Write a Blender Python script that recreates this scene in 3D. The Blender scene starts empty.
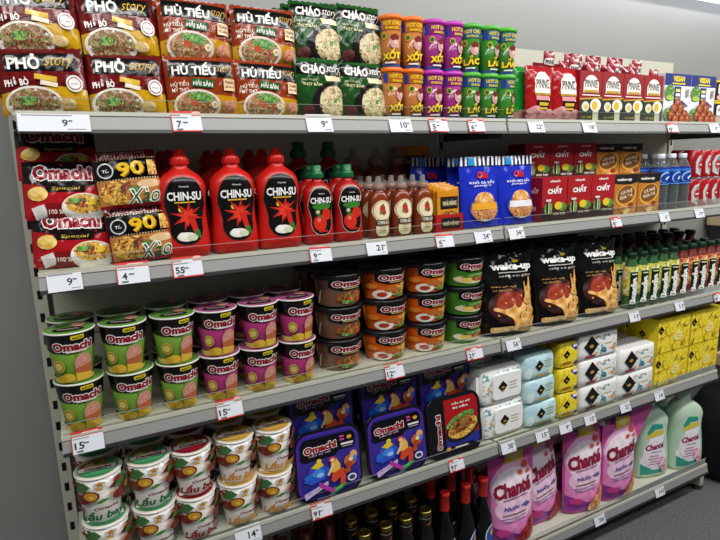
import bpy, bmesh, math, random
from mathutils import Vector, Matrix
random.seed(7)
PI = math.pi
SC = bpy.context.scene
COL = SC.collection

# ------------------------------------------------------------------ materials
def lin(h):
    h = h.lstrip('#'); o = []
    for i in (0, 2, 4):
        c = int(h[i:i+2], 16)/255
        o.append(c/12.92 if c <= .04045 else ((c+.055)/1.055)**2.4)
    return (*o, 1)
MATS = {}
def mat(col, fin='f'):
    k = (col, fin)
    if k in MATS: return MATS[k]
    m = bpy.data.materials.new(f'{dict(f="film", c="card", p="plastic", m="matte", s="steel", g="gloss")[fin]}_{col.strip("#")}')
    m.use_nodes = True; nt = m.node_tree; b = nt.nodes['Principled BSDF']
    b.inputs['Base Color'].default_value = lin(col)
    b.inputs['Roughness'].default_value = dict(f=.15, c=.5, p=.33, m=.8, s=.42, g=.15)[fin]
    b.inputs['Specular IOR Level'].default_value = dict(f=.4, c=.3, p=.45, m=.15, s=.5, g=.5)[fin]
    sc, st = dict(f=(42, .05), c=(60, .04), p=(20, .02), m=(300, .3), s=(6, .02), g=(30, .03))[fin]
    n = nt.nodes.new('ShaderNodeTexNoise'); n.inputs['Scale'].default_value = sc
    tc = nt.nodes.new('ShaderNodeTexCoord'); nt.links.new(tc.outputs['Object'], n.inputs['Vector'])
    bp = nt.nodes.new('ShaderNodeBump'); bp.inputs['Strength'].default_value = st
    bp.inputs['Distance'].default_value = .01
    nt.links.new(n.outputs['Fac'], bp.inputs['Height']); nt.links.new(bp.outputs['Normal'], b.inputs['Normal'])
    MATS[k] = m; return m
def food(name, cols, scale=160, rough=.45):
    if name in MATS: return MATS[name]
    m = bpy.data.materials.new(name); m.use_nodes = True; nt = m.node_tree; b = nt.nodes['Principled BSDF']
    b.inputs['Roughness'].default_value = rough
    tc = nt.nodes.new('ShaderNodeTexCoord'); v = nt.nodes.new('ShaderNodeTexVoronoi')
    n = nt.nodes.new('ShaderNodeTexNoise'); n.inputs['Scale'].default_value = scale*.7
    mx = nt.nodes.new('ShaderNodeMix'); mx.data_type = 'VECTOR'; mx.inputs['Factor'].default_value = .02
    nt.links.new(tc.outputs['Object'], n.inputs['Vector'])
    nt.links.new(tc.outputs['Object'], mx.inputs[4]); nt.links.new(n.outputs['Color'], mx.inputs[5])
    nt.links.new(mx.outputs[1], v.inputs['Vector'])
    v.inputs['Scale'].default_value = scale
    sp = nt.nodes.new('ShaderNodeSeparateColor'); nt.links.new(v.outputs['Color'], sp.inputs['Color'])
    r = nt.nodes.new('ShaderNodeValToRGB'); r.color_ramp.interpolation = 'CONSTANT'
    el = r.color_ramp.elements
    while len(el) < len(cols): el.new(.5)
    for i, c in enumerate(cols): el[i].position = i/len(cols); el[i].color = lin(c)
    nt.links.new(sp.outputs[0], r.inputs['Fac']); nt.links.new(r.outputs['Color'], b.inputs['Base Color'])
    MATS[name] = m; return m
def ramp(name, cols, scale):
    m = food(name, cols, scale); nt = m.node_tree
    if m.get('r'): return m
    m['r'] = 1
    n = nt.nodes['Noise Texture']; n.inputs['Scale'].default_value = scale; n.inputs['Detail'].default_value = 1.5
    c = nt.nodes['Color Ramp']; c.color_ramp.interpolation = 'LINEAR'
    for i, e in enumerate(c.color_ramp.elements): e.position = .32+.36*i/(len(cols)-1)
    nt.links.new(n.outputs['Fac'], c.inputs['Fac']); return m
def clear(name, col, rough=.05, alpha=.12, fres=True):
    """thin clear plastic: see-through with a reflecting surface"""
    if name in MATS: return MATS[name]
    m = bpy.data.materials.new(name); m.use_nodes = True; nt = m.node_tree
    for n in list(nt.nodes): nt.nodes.remove(n)
    o = nt.nodes.new('ShaderNodeOutputMaterial'); t = nt.nodes.new('ShaderNodeBsdfTransparent')
    t.inputs['Color'].default_value = lin(col)
    p = nt.nodes.new('ShaderNodeBsdfPrincipled'); p.inputs['Base Color'].default_value = lin('#d8dcd8')
    p.inputs['Roughness'].default_value = rough
    fr = nt.nodes.new('ShaderNodeFresnel'); fr.inputs['IOR'].default_value = 1.14
    ad = nt.nodes.new('ShaderNodeMath'); ad.operation = 'ADD'; ad.use_clamp = True; ad.inputs[1].default_value = alpha
    nt.links.new(fr.outputs[0], ad.inputs[0])
    mx = nt.nodes.new('ShaderNodeMixShader'); nt.links.new(ad.outputs[0], mx.inputs[0])
    nt.links.new(t.outputs[0], mx.inputs[1]); nt.links.new(p.outputs[0], mx.inputs[2]); nt.links.new(mx.outputs[0], o.inputs[0])
    MATS[name] = m; return m
F_BEEF = lambda: food('beef_noodle_picture', ['#8a3a2a', '#a88f62', '#55702f', '#c2b592', '#74281c', '#8a9a55', '#8f5038'], 260)
F_SEA = lambda: food('seafood_noodle_picture', ['#a5422a', '#c0986a', '#4f7f33', '#cdb78c', '#8a3828', '#b5704a'], 250)
F_POR = lambda: food('porridge_picture', ['#d9c9a0', '#cdbb8c', '#e2d6b5', '#b07a48', '#7f8a4a', '#d9c9a0'], 230)
F_MEAT = lambda: food('braised_meat_picture', ['#7a2a16', '#a5431f', '#c97a3a', '#54200f', '#6b7d30'], 190)
F_NOOD = lambda: food('yellow_noodle_picture', ['#dba536', '#e8c361', '#a5691f', '#7a3516', '#e0b04a'], 200)
F_PORK = lambda: food('shredded_meat_picture', ['#c98244', '#a35c2a', '#dfa566', '#7d4420'], 260)
F_HAM = lambda: food('ham_picture', ['#c98d7a', '#d69c88', '#bf7f6c', '#d09382'], 260)
F_SAUS = lambda: food('sausage_picture', ['#c78686', '#d69a96', '#b87474', '#cf8f8c'], 60)
F_BALL = lambda: food('meatball_picture', ['#a5502c', '#bf6a3e', '#8d3f20'], 300)
F_GREEN = lambda: food('herb_picture', ['#3d7a2b', '#6aa043', '#8fb85c', '#2c5c22'], 220)
F_SPLASH = lambda: food('coffee_splash_picture', ['#d9913d', '#eab565', '#c47a2c', '#f0cf92', '#dd9c48'], 70)
F_ROSE = lambda: food('red_rose_picture', ['#8f1420', '#b52030', '#6f0d16', '#c93a3a'], 90)
F_PEACH = lambda: food('orange_flower_picture', ['#e08a3a', '#f0b56a', '#d0702a', '#f5d29a'], 90)
F_FLOW = lambda: food('pink_flower_picture', ['#e58fae', '#f2b9cc', '#d46c92', '#f6d3de'], 110)
F_YEL = lambda: food('yellow_pattern_print', ['#f0d81e', '#f4e034', '#e6c818', '#f0d826', '#d2ac0e', '#f2dc2c', '#f6e660'], 110)
F_DOODLE = lambda: food('comic_print', ['#4a2c9a', '#2f3fae', '#c2502f', '#e3a13a', '#3b1d78', '#2a6fc4', '#5a3ab0'], 55)
F_FLORAL = lambda: food('floral_print', ['#f2f2ee', '#eff0ec', '#7fb8ae', '#f2f2ee', '#e9a765', '#f4f3ef', '#f2f2ee', '#5f9aa5'], 110)
F_CITRUS = lambda: food('citrus_print', ['#d9c33a', '#8fae3a', '#e6d66a', '#c9a72a', '#e9e0b0'], 90)
F_BERRY = lambda: food('red_fruit_print', ['#b5362a', '#d98a3a', '#8f2018', '#e0b04a', '#d9d0a0'], 90)

# ------------------------------------------------------------------ mesh builder
class MB:
    def __init__(s): s.v = []; s.f = []; s.fm = []; s.fs = []; s.mats = []
    def mi(s, m):
        if m not in s.mats: s.mats.append(m)
        return s.mats.index(m)
    def face(s, idx, m, sm=False): s.f.append(tuple(idx)); s.fm.append(s.mi(m)); s.fs.append(sm)
    def box(s, x0, x1, y0, y1, z0, z1, m, b=0, front=None, top=None):
        if b:
            s.loft([[(x0+b, y0+b, z0), (x1-b, y0+b, z0), (x1-b, y1-b, z0), (x0+b, y1-b, z0)],
                    [(x0, y0, z0+b), (x1, y0, z0+b), (x1, y1, z0+b), (x0, y1, z0+b)],
                    [(x0, y0, z1-b), (x1, y0, z1-b), (x1, y1, z1-b), (x0, y1, z1-b)],
                    [(x0+b, y0+b, z1), (x1-b, y0+b, z1), (x1-b, y1-b, z1), (x0+b, y1-b, z1)]], m, smooth=False); return
        n = len(s.v)
        s.v += [(x0, y0, z0), (x1, y0, z0), (x1, y1, z0), (x0, y1, z0), (x0, y0, z1), (x1, y0, z1), (x1, y1, z1), (x0, y1, z1)]
        for q, mm in (((0, 3, 2, 1), m), ((4, 5, 6, 7), top or m), ((0, 1, 5, 4), front or m), ((1, 2, 6, 5), m), ((2, 3, 7, 6), m), ((3, 0, 4, 7), m)):
            s.face([n+i for i in q], mm)
    def loft(s, rings, m, cap=(True, True), smooth=True, mats=None):
        n = len(s.v); k = len(rings[0])
        for r in rings: s.v += [tuple(p) for p in r]
        for i in range(len(rings)-1):
            mm = mats[i] if mats else m
            for j in range(k):
                a, b = n+i*k+j, n+i*k+(j+1) % k
                s.face((a, b, b+k, a+k), mm, smooth)
        if cap[0]: s.face([n+j for j in range(k)][::-1], mats[0] if mats else m)
        if cap[1]: s.face([n+(len(rings)-1)*k+j for j in range(k)], mats[-1] if mats else m)
    def lathe(s, prof, m, N=32, c=(0, 0), cap=(True, True), mats=None, smooth=True):
        s.loft([[(c[0]+r*math.sin(2*PI*j/N), c[1]-r*math.cos(2*PI*j/N), z) for j in range(N)] for r, z in prof], m, cap, smooth, mats)
    def sup(s, prof, m, n=2.5, N=36, cap=(True, True), mats=None):
        """superellipse sections: prof = (z, half width, half depth[, centre x])"""
        rings = []
        for p in prof:
            z, a, b = p[:3]; cx = p[3] if len(p) > 3 else 0; r = []
            for j in range(N):
                t = 2*PI*j/N-PI/2; c, q = math.cos(t), math.sin(t)
                r.append((cx+a*math.copysign(abs(c)**(2/n), c), b*math.copysign(abs(q)**(2/n), q), z))
            rings.append(r)
        s.loft(rings, m, cap, True, mats)
    def build(s, name, parent=None, bevel=0):
        me = bpy.data.meshes.new(name); me.from_pydata(s.v, [], s.f)
        for m in s.mats: me.materials.append(m)
        me.polygons.foreach_set('material_index', s.fm); me.polygons.foreach_set('use_smooth', s.fs)
        me.update()
        o = bpy.data.objects.new(name, me); COL.objects.link(o)
        if parent: o.parent = parent
        return o

TXT = {}
def text_geo(t, off=0):
    if (t, off) in TXT: return TXT[(t, off)]
    c = bpy.data.curves.new('tmp', 'FONT'); c.body = t; c.offset = off; c.resolution_u = 2
    o = bpy.data.objects.new('tmp', c); me = o.to_mesh()
    v = [(p.co.x, p.co.y) for p in me.vertices]; f = [tuple(p.vertices) for p in me.polygons]
    o.to_mesh_clear(); bpy.data.objects.remove(o); bpy.data.curves.remove(c)
    TXT[(t, off)] = (v, f); return v, f

class Art:
    """flat printing laid on a surface: pieces in fractions of W x H, x from -.5 to .5, z from 0 to 1"""
    def __init__(s, mb, mp, W, H, fin='f', step=None, d=.00035, z0=0):
        s.mb, s.mp, s.W, s.H, s.fin, s.step, s.d, s.k, s.z0 = mb, mp, W, H, fin, step, d, 0, z0
    def put(s, v, f, m, own=True):
        if own: s.k += 1
        if isinstance(m, str): m = mat(m, s.fin)
        bm = bmesh.new(); vs = [bm.verts.new((x, y, 0)) for x, y in v]
        for q in f:
            try: bm.faces.new([vs[i] for i in q])
            except ValueError: pass
        if s.step:
            for ax in (0, 1):
                c = [p[ax] for p in v]; lo, hi = min(c), max(c)
                st = s.step if isinstance(s.step, (int, float)) else s.step[ax]
                if not st: continue
                base = -s.W/2 if ax == 0 else 0
                q = base+math.ceil((lo-base)/st+1e-4)*st
                while q < hi-1e-5:
                    nn = (1, 0, 0) if ax == 0 else (0, 1, 0)
                    bmesh.ops.bisect_plane(bm, geom=bm.verts[:]+bm.edges[:]+bm.faces[:], plane_co=(q, q, 0), plane_no=nn, dist=1e-6)
                    q += st
        n = len(s.mb.v); bm.verts.index_update()
        for p in bm.verts: s.mb.v.append(s.mp(p.co.x, p.co.y+s.z0, s.d*(s.k+1)))
        for q in bm.faces:
            idx = [n+p.index for p in q.verts]
            if q.normal.z < 0: idx.reverse()
            s.mb.face(idx, m, True)
        bm.free()
    def poly(s, pts, m): s.put([(x*s.W, y*s.H) for x, y in pts], [tuple(range(len(pts)))], m)
    def ell(s, cx, cy, rx, ry, m, n=22, rot=0, a0=0, a1=2*PI):
        """rx, ry in fractions of W and H"""
        ca, sa = math.cos(rot), math.sin(rot); v = []
        for i in range(n+(0 if a1-a0 > 6.28 else 1)):
            t = a0+(a1-a0)*i/n; x, y = rx*s.W*math.cos(t), ry*s.H*math.sin(t)
            v.append((cx*s.W+x*ca-y*sa, cy*s.H+x*sa+y*ca))
        s.put(v, [tuple(range(len(v)))], m)
    def rect(s, cx, cy, w, h, m, rot=0, r=0):
        w, h = w*s.W/2, h*s.H/2; ca, sa = math.cos(rot), math.sin(rot)
        if r:
            q = min(r*s.W, w, h); v = []
            for (X, Y, a) in ((w-q, h-q, 0), (-w+q, h-q, PI/2), (-w+q, -h+q, PI), (w-q, -h+q, 1.5*PI)):
                for i in range(5): v.append((X+q*math.cos(a+i*PI/8), Y+q*math.sin(a+i*PI/8)))
        else: v = [(-w, -h), (w, -h), (w, h), (-w, h)]
        s.put([(cx*s.W+x*ca-y*sa, cy*s.H+x*sa+y*ca) for x, y in v], [tuple(range(len(v)))], m)
    def text(s, t, cx, cy, w, h, m, rot=0, shear=0, bold=.02, edge=None, ed=.05):
        v0, _ = text_geo(t, 0)
        x0, x1 = min(p[0] for p in v0), max(p[0] for p in v0); y0, y1 = min(p[1] for p in v0), max(p[1] for p in v0)
        sx, sy = w*s.W/(x1-x0), h*s.H/(y1-y0); ca, sa = math.cos(rot), math.sin(rot)
        for off, mm in (((bold+ed), edge), (bold, m)):
            if mm is None: continue
            v, f = text_geo(t, off); o = []
            for x, y in v:
                x, y = (x-(x0+x1)/2)*sx, (y-(y0+y1)/2)*sy; x += shear*y
                o.append((cx*s.W+x*ca-y*sa, cy*s.H+x*sa+y*ca))
            s.put(o, f, mm)
    def star(s, cx, cy, r, m, n=5, inner=.45, rot=0):
        s.put([(cx*s.W+r*s.W*(1 if i % 2 == 0 else inner)*math.sin(rot+PI*i/n), cy*s.H+r*s.W*(1 if i % 2 == 0 else inner)*math.cos(rot+PI*i/n)) for i in range(2*n)],
              [(i, (i+1) % (2*n), 2*n-0-0) if False else tuple() for i in range(0)] or [tuple(range(2*n))], m)
    def lines(s, cx, cy, w, h, n, m):
        for i in range(n): s.rect(cx, cy+h*(i/(n-1)-.5) if n > 1 else cy, w*(1-.2*(i % 2)), h/(2.6*n), m)

# ------------------------------------------------------------------ things
def tag(o, label=None, cat=None, group=None, kind=None):
    if label: o['label'] = label
    if cat: o['category'] = cat
    if group: o['group'] = group
    if kind: o['kind'] = kind
    return o
def empty(name):
    o = bpy.data.objects.new(name, None); COL.objects.link(o); o.empty_display_size = .02; return o
def copy_tree(o, parent=None):
    c = o.copy(); COL.objects.link(c); c.parent = parent
    for ch in o.children: copy_tree(ch, c)
    return c
class Proto:
    def __init__(s, root, cat, group): s.o = root; s.cat = cat; s.group = group; s.used = False
    def put(s, x, y, z, label, rz=0, rx=0, ry=0, sc=1, group=None):
        o = copy_tree(s.o) if s.used else s.o
        s.used = True
        o.location = (x, y, z); o.rotation_euler = (rx, ry, rz)
        if sc != 1: o.scale = (sc,)*3 if isinstance(sc, (int, float)) else sc
        tag(o, label, s.cat, group or s.group); return o
ORD = ['leftmost', 'second from left', 'third from left', 'fourth from left', 'fifth from left', 'sixth from left', 'seventh from left',
       'eighth from left', 'ninth from left', 'tenth from left', 'eleventh from left', 'twelfth from left']
ROW = ['front row', 'second row', 'third row', 'fourth row']
J = lambda a: random.uniform(-a, a)

# ------------------------------------------------------------------ shelf layout
HR = .0428
ZB = [1.5331, 1.2244, .8745, .5286, .0963]      # bottoms of the price rails
ZT = [z+HR-.003 for z in ZB]                    # shelf tops
BW, DEP = 1.2, .30
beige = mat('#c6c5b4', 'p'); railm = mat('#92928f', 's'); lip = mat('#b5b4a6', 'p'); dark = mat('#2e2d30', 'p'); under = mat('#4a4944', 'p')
riserm = clear('clear_riser_plastic', '#f6f8f6', .05, .0); redge = clear('riser_edge_plastic', '#dfe3df', .2, .22)
chan = clear('clear_rail_cover', '#ffffff', .12, .03)

def shelf_bay(x0, name, label, posts, top):
    root = empty(name); tag(root, label, 'shelving', 'shelving bays'); root.location = (x0, 0, 0)
    for xp in posts:
        p = MB(); p.box(xp-.014, xp+.014, DEP, DEP+.04, .02, 1.60, beige)
        slot = mat('#17181a', 'm')
        for i in range(26):
            z = .12+i*.0575
            p.box(xp-.006, xp+.004, DEP-.0012, DEP, z, z+.022, slot)
        p.box(xp-.014, xp+.014, .03, DEP, .02, .07, beige)
        o = p.build('upright', root)
        f = MB(); f.lathe([(.022, 0), (.024, .006), (.009, .012), (.009, .03)], dark, 20, (xp, .05)); f.build('levelling_foot', o)
    b = MB(); xb0 = .012
    b.box(xb0, BW-.012, DEP+.006, DEP+.014, .07, top, beige)
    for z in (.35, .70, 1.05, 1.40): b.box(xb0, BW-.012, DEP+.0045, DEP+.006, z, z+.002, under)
    b.build('back_panel', root)
    for i in range(5):
        s = MB(); z = ZT[i]
        xa, xb = .003, BW-.003
        s.box(xa, xb, .016, DEP-.002, z-.022, z, beige)
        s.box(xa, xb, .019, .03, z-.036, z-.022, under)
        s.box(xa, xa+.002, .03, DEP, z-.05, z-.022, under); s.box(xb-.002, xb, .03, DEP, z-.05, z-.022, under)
        sh = s.build('shelf_board', root)
        r = MB()
        # slanted price channel, profile in y,z
        prof = [(.001, 0), (-.0022, .001), (-.0005, .0078), (.002, .0082), (.0095, .0335), (.0072, .0345), (.0085, .0425), (.018, .0432), (.022, .0398), (.016, .036), (.006, .004)]
        rm = [dark, dark, dark, railm, dark, lip, lip, lip, lip, dark, dark]
        n = len(r.v)
        for X in (xa, xb):
            r.v += [(X, y, ZB[i]+q) for y, q in prof]
        k = len(prof)
        for j in range(k): r.face((n+j, n+j+k, n+(j+1) % k+k, n+(j+1) % k), rm[j])
        r.face([n+j for j in range(k)], lip); r.face([n+k+j for j in range(k)][::-1], lip)
        # clear cover strip over the channel
        r.v += [(xa, -.0002, ZB[i]+.0084), (xb, -.0002, ZB[i]+.0084), (xb, .0074, ZB[i]+.034), (xa, .0074, ZB[i]+.034)]
        m = len(r.v)-4; r.face((m, m+1, m+2, m+3), chan)
        ra = r.build('price_rail', sh)
        c = MB(); h = .027
        c.box(xa+.004, xb-.004, .014, .0152, z+.0005, z+h, riserm)
        c.box(xa+.004, xb-.004, .0138, .0154, z+h, z+h+.0012, redge)
        c.build('clear_riser', sh)
    return root
shelf_bay(0, 'shelving_bay', 'beige metal supermarket shelving bay on the left with slotted upright against the grey wall', (-.014, BW-.012), 1.775)
shelf_bay(BW+.002, 'shelving_bay', 'beige metal supermarket shelving bay on the right ending near the black bags', (BW+.008,), 1.838)

# ------------------------------------------------------------------ product builders
def pack_mesh(W, H, T, base, art, step=.0075, crink=.0015, fin='f', top=0, name='noodle_packet', seed=0, ser=True):
    """pillow packet standing on its edge; front towards -y, centre of base at origin"""
    rnd = random.Random(seed); ph = [rnd.uniform(0, 6.28) for _ in range(8)]
    def y(x, z):
        a = max(0, 1-abs(2*x/W)**3.2); b = max(0, 1-abs(2*z/H-1)**3.2)
        w = math.sin(x*160+ph[0]+z*60)*math.sin(z*110+ph[1])+.7*math.sin(x*290+z*170+ph[2])+.6*math.sin(-x*210+z*260+ph[3])
        e = max(abs(2*x/W), abs(2*z/H-1))
        return T/2*(a*b)**.55+crink*w*(.35+e*.9)*(a*b)**.25
    mb = MB(); nx, nz = round(W/step), round(H/step); n = 0
    sx, sz = W/nx, H/nz
    bm = mat(base, fin)
    tab = [[max(y(-W/2+i*sx, j*sz), .0004) for i in range(nx+1)] for j in range(nz+1)]
    def gy(x, z):
        u, v = min(max((x+W/2)/sx, 0), nx-1e-6), min(max(z/sz, 0), nz-1e-6); i, j = int(u), int(v); u -= i; v -= j
        a, b, c, d = tab[j][i], tab[j][i+1], tab[j+1][i+1], tab[j+1][i]
        return a+(b-a)*u+(c-b)*v if u > v else a+(c-d)*u+(d-a)*v
    for side in (1, -1):
        n = len(mb.v)
        for j in range(nz+1):
            for i in range(nx+1):
                x, z = -W/2+i*sx, j*sz; q = y(x, z)
                dz = 0
                if ser and j in (0, nz): dz = (.0012 if i % 2 else -.0012)*(1 if j else 0)
                mb.v.append((x, -side*max(q, .0004), z+dz))
        for j in range(nz):
            for i in range(nx):
                a = n+j*(nx+1)+i
                for q in ((a, a+1, a+nx+2), (a, a+nx+2, a+nx+1)): mb.face(q if side == 1 else q[::-1], bm, True)
    A = Art(mb, lambda x, z, o: (x, -gy(x, z)-o-.0004, z), W, H, fin, (sx, sz))
    art(A)
    return mb.build(name)

def box_mesh(W, H, D, base, art, name, side=None, top=None, fin='c', b=0):
    mb = MB(); m = mat(base, fin)
    mb.box(-W/2, W/2, 0, D, 0, H, m, b=b, top=mat(top, fin) if top else None)
    art(Art(mb, lambda x, z, o: (x, -o, z), W, H, fin))
    if side: side(Art(mb, lambda x, z, o: (-W/2-o, D/2-x, z), D, H, fin))
    return mb.build(name)

class Pouch:
    def __init__(s, W, H, T, xl=lambda t: -1, xr=lambda t: 1, crink=.0015, seed=0, topt=.02, pw=.8, seg=30, segz=36):
        s.W, s.H, s.T, s.xl, s.xr, s.cr, s.tt, s.pw = W, H, T, xl, xr, crink, topt, pw
        rnd = random.Random(seed); s.ph = [rnd.uniform(0, 6.28) for _ in range(6)]; s.nx, s.nz = seg, segz
    def y(s, x, z):
        t = min(max(z/s.H, 0), 1); l, r = s.xl(t)*s.W/2, s.xr(t)*s.W/2
        u = (x-(l+r)/2)/((r-l)/2); u = max(-1, min(1, u))
        a = max(0, 1-abs(u)**2.6)**.7
        h = (1-t)**s.pw*(min(1, .6+t*2.5))+s.tt
        ph = s.ph
        w = math.sin(x*90+ph[0]+z*40)*math.sin(z*55+ph[1])+.6*math.sin(x*170+z*90+ph[2])+.5*math.sin(z*160-x*100+ph[3])
        return max(.0006, s.T/2*a*h+s.cr*w*a)
    def body(s, mb, m):
        for side in (1, -1):
            n = len(mb.v)
            for j in range(s.nz+1):
                t = j/s.nz; l, r = s.xl(t)*s.W/2, s.xr(t)*s.W/2
                for i in range(s.nx+1):
                    x = l+(r-l)*i/s.nx
                    sag = .006*(1-(2*i/s.nx-1)**2) if j == 0 else 0
                    mb.v.append((x, -side*s.y(x, t*s.H), t*s.H))
            for j in range(s.nz):
                for i in range(s.nx):
                    a = n+j*(s.nx+1)+i; q = (a, a+1, a+s.nx+2, a+s.nx+1); mb.face(q if side == 1 else q[::-1], m, True)
            if side == 1: nf = n
            else:
                for i in range(s.nx): mb.face((nf+i, n+i, n+i+1, nf+i+1), m)
    def art(s, mb, fin='f'):
        nz, N = s.nz, 60
        tab = [[s.y(-s.W*.75+s.W*1.5*i/N, s.H*j/nz) for i in range(N+1)] for j in range(nz+1)]
        def gy(x, z):
            u, v = min(max((x+s.W*.75)/(s.W*1.5)*N, 0), N-1e-6), min(max(z/s.H*nz, 0), nz-1e-6); i, j = int(u), int(v); u -= i; v -= j
            return (tab[j][i]*(1-u)+tab[j][i+1]*u)*(1-v)+(tab[j+1][i]*(1-u)+tab[j+1][i+1]*u)*v
        return Art(mb, lambda x, z, o: (x, -gy(x, z)-o-.0004, z), s.W, s.H, fin, (s.W/s.nx, s.H/s.nz), d=.0004)

# ---- top shelf: noodle packets
def art_pho(A):
    A.rect(0, .13, 1, .26, '#c4960f'); A.poly([(-.5, .26), (.5, .26), (.5, .36), (.1, .40), (-.5, .30)], '#c4960f')
    A.poly([(.0, .5), (.5, .34), (.5, .62), (-.5, .62), (-.5, .38)], '#6b1010')
    A.rect(0, .76, .84, .27, '#0c0b0b', .02)
    A.text('PHỞ', -.20, .77, .36, .22, '#f2efe6', bold=.035)
    A.text('story', .21, .75, .32, .19, '#cfa63a', .04, .35, 0.0)
    A.text('PHỞ BÒ', -.31, .47, .27, .13, '#f2e9e4', .06, 0, .03)
    A.rect(.03, .52, .26, .08, '#d9b23a', -.18); A.rect(.06, .43, .2, .07, '#e9dcc0', -.2)
    A.ell(-.14, .13, .34, .27, '#ded9cf'); A.ell(-.14, .14, .30, .225, F_BEEF())
    A.ell(-.2, .18, .1, .07, F_GREEN())
    A.ell(.36, .43, .1, .13, '#f0ece8'); A.ell(.36, .43, .08, .1, '#8f1a1a'); A.ell(.36, .43, .07, .085, '#f0ece8')
    A.text('TRUYỀN', .36, .43, .1, .03, '#8f1a1a')
    A.ell(.25, .12, .1, .08, food('dried_noodle_picture', ['#d9bb80', '#c9a15a', '#e5cc99'], 200))
def art_hu(A):
    A.poly([(.0, .36), (.5, .30), (.5, 0), (-.5, 0), (-.5, .25)], '#c08a14')
    A.rect(0, .78, .9, .27, '#0c0b0b', -.02)
    A.text('HỦ TIẾU', -.10, .78, .6, .21, '#f2efe6', -.02, bold=.035)
    A.text('story', .34, .76, .24, .16, '#b9913a', -.02, .35, 0.0)
    A.text('HỦ TIẾU', -.32, .53, .24, .09, '#f4e3cf', .06, bold=.02); A.text('MỸ THO', -.32, .43, .22, .08, '#f4e3cf', .06, bold=.02)
    A.rect(.0, .53, .32, .14, '#2f5c2a', -.1, .02); A.text('HẢI SẢN', 0, .53, .27, .09, '#f2efe6', -.1, bold=.03)
    A.ell(-.1, .16, .33, .27, '#d9d2c5'); A.ell(-.1, .17, .29, .225, F_SEA()); A.ell(-.05, .30, .17, .08, F_GREEN(), rot=-.1)
    A.ell(-.15, .2, .055, .06, '#c4523a'); A.ell(.14, .17, .05, .06, '#e9e2d0'); A.ell(.14, .17, .025, .03, '#d9a53a')
    A.rect(.38, .5, .17, .2, '#e9c79a', -.05); A.text('THANH', .38, .54, .13, .05, '#6b2a10', -.05); A.text('XUÂN', .38, .47, .13, .05, '#6b2a10', -.05)
    A.ell(.36, .14, .11, .1, food('pork_chop_picture', ['#c07a5a', '#a85f42', '#cf9070'], 120), rot=.3)
def art_chao(A):
    A.poly([(-.5, .0), (-.5, .5), (-.1, .2), (.1, 0)], '#173d17')
    A.poly([(.05, .78), (.5, .78), (.5, .6), (.12, .6)], '#e8dcae')
    A.rect(0, .80, .94, .2, '#0b0f0b', -.06)
    A.text('CHÁO', -.14, .81, .5, .17, '#f2efe6', -.05, bold=.035)
    A.text('story', .3, .78, .32, .15, '#f2efe6', -.05, .35, 0.0)
    A.text('CHÁO ĂN LIỀN', -.25, .63, .3, .05, '#d9dcae', -.05, bold=0); A.text('THỊT BẰM', -.2, .55, .4, .08, '#e2d9a0', -.05, bold=.02)
    A.ell(.2, .22, .42, .36, '#171513'); A.ell(.25, .24, .345, .3, '#2a2622'); A.ell(.26, .25, .33, .27, F_POR())
    A.ell(.3, .27, .06, .04, F_GREEN()); A.ell(-.3, .1, .13, .1, food('chilli_picture', ['#4a1512', '#6b2018', '#35100c'], 120))
def pk(f, name, W, H, T, base, seed, cat, group, **k): return Proto(pack_mesh(W, H, T, base, f, seed=seed, name=name, **k), cat, group)
pho = pk(art_pho, 'noodle_packet', .146, .122, .034, '#5e0f0f', 1, 'noodle packet', 'dark red packets of beef noodles')
hu = pk(art_hu, 'noodle_packet', .15, .124, .036, '#8c3212', 2, 'noodle packet', 'orange packets of seafood noodles')
chao = pk(art_chao, 'porridge_packet', .122, .138, .03, '#1b4c1a', 3, 'porridge packet', 'green packets of porridge')
z0 = ZT[0]+.001
TIER = ['lower tier', 'upper tier', 'third tier']
for (P, xs, ws, dz, what) in ((pho, (.06, .206), .146, .117, 'dark red beef noodle packet with black band'),
                              (hu, (.358, .508), .15, .119, 'orange brown seafood noodle packet with black band'),
                              (chao, (.64, .757), .122, .133, 'green porridge packet with black bowl picture')):
    for r, Y in enumerate((.045, .085, .125)):
        for t in (0, 1):
            for i, x in enumerate(xs):
                P.put(x-.006*r+J(.003), Y+t*.012, z0+t*dz, f'{what}, {TIER[t]}, {ROW[r]}, {"left" if i == 0 else "right"} one', J(.07), -.07+J(.03)-.05*t, J(.045))
# snack tubs
def tub(lid, body, word, dark2):
    root = empty('snack_tub'); R0, R1, H = .0232, .0292, .114
    mb = MB(); mb.lathe([(R0-.002, 0), (R0, .002), (R1, H)], mat(body, 'g'), 32)
    rr = lambda z: R0+(R1-R0)*z/H
    A = Art(mb, lambda x, z, o: ((rr(z)+o)*math.sin(x/.028), -(rr(z)+o)*math.cos(x/.028), z), .09, H, 'g', (.006, 0))
    A.rect(0, .03, 1.9, .06, '#39508a')
    A.rect(0, .86, .78, .2, '#2b3f96'); A.rect(.05, .86, .6, .2, dark2)
    A.text('HOT CHILI', .06, .9, .5, .075, '#e8cf2a', bold=.04); A.text('SNACK', .06, .8, .36, .045, '#e8cf2a', bold=.04)
    A.ell(-.17, .64, .075, .07, '#dcc63a'); A.ell(-.17, .64, .055, .05, '#2f6b2f')
    A.ell(.13, .52, .14, .15, '#d9a09a'); A.ell(.13, .6, .12, .07, '#7a2f2a'); A.ell(.15, .5, .07, .05, '#e8c0b4')
    A.text(word, .05, .26, .5, .2, '#f0d42e', .08, .1, .05, edge='#7a1a14', ed=.05)
    A.rect(.0, .08, .3, .03, '#e8e8e8')
    mb.build('cup', root)
    l = MB(); l.lathe([(R1-.001, H-.002), (R1+.0028, H-.001), (R1+.0028, H+.007), (R1, H+.0100), (R1-.004, H+.0095), (R1-.005, H+.008)], mat(lid, 'p'), 32)
    l.build('lid', root)
    return root
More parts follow.
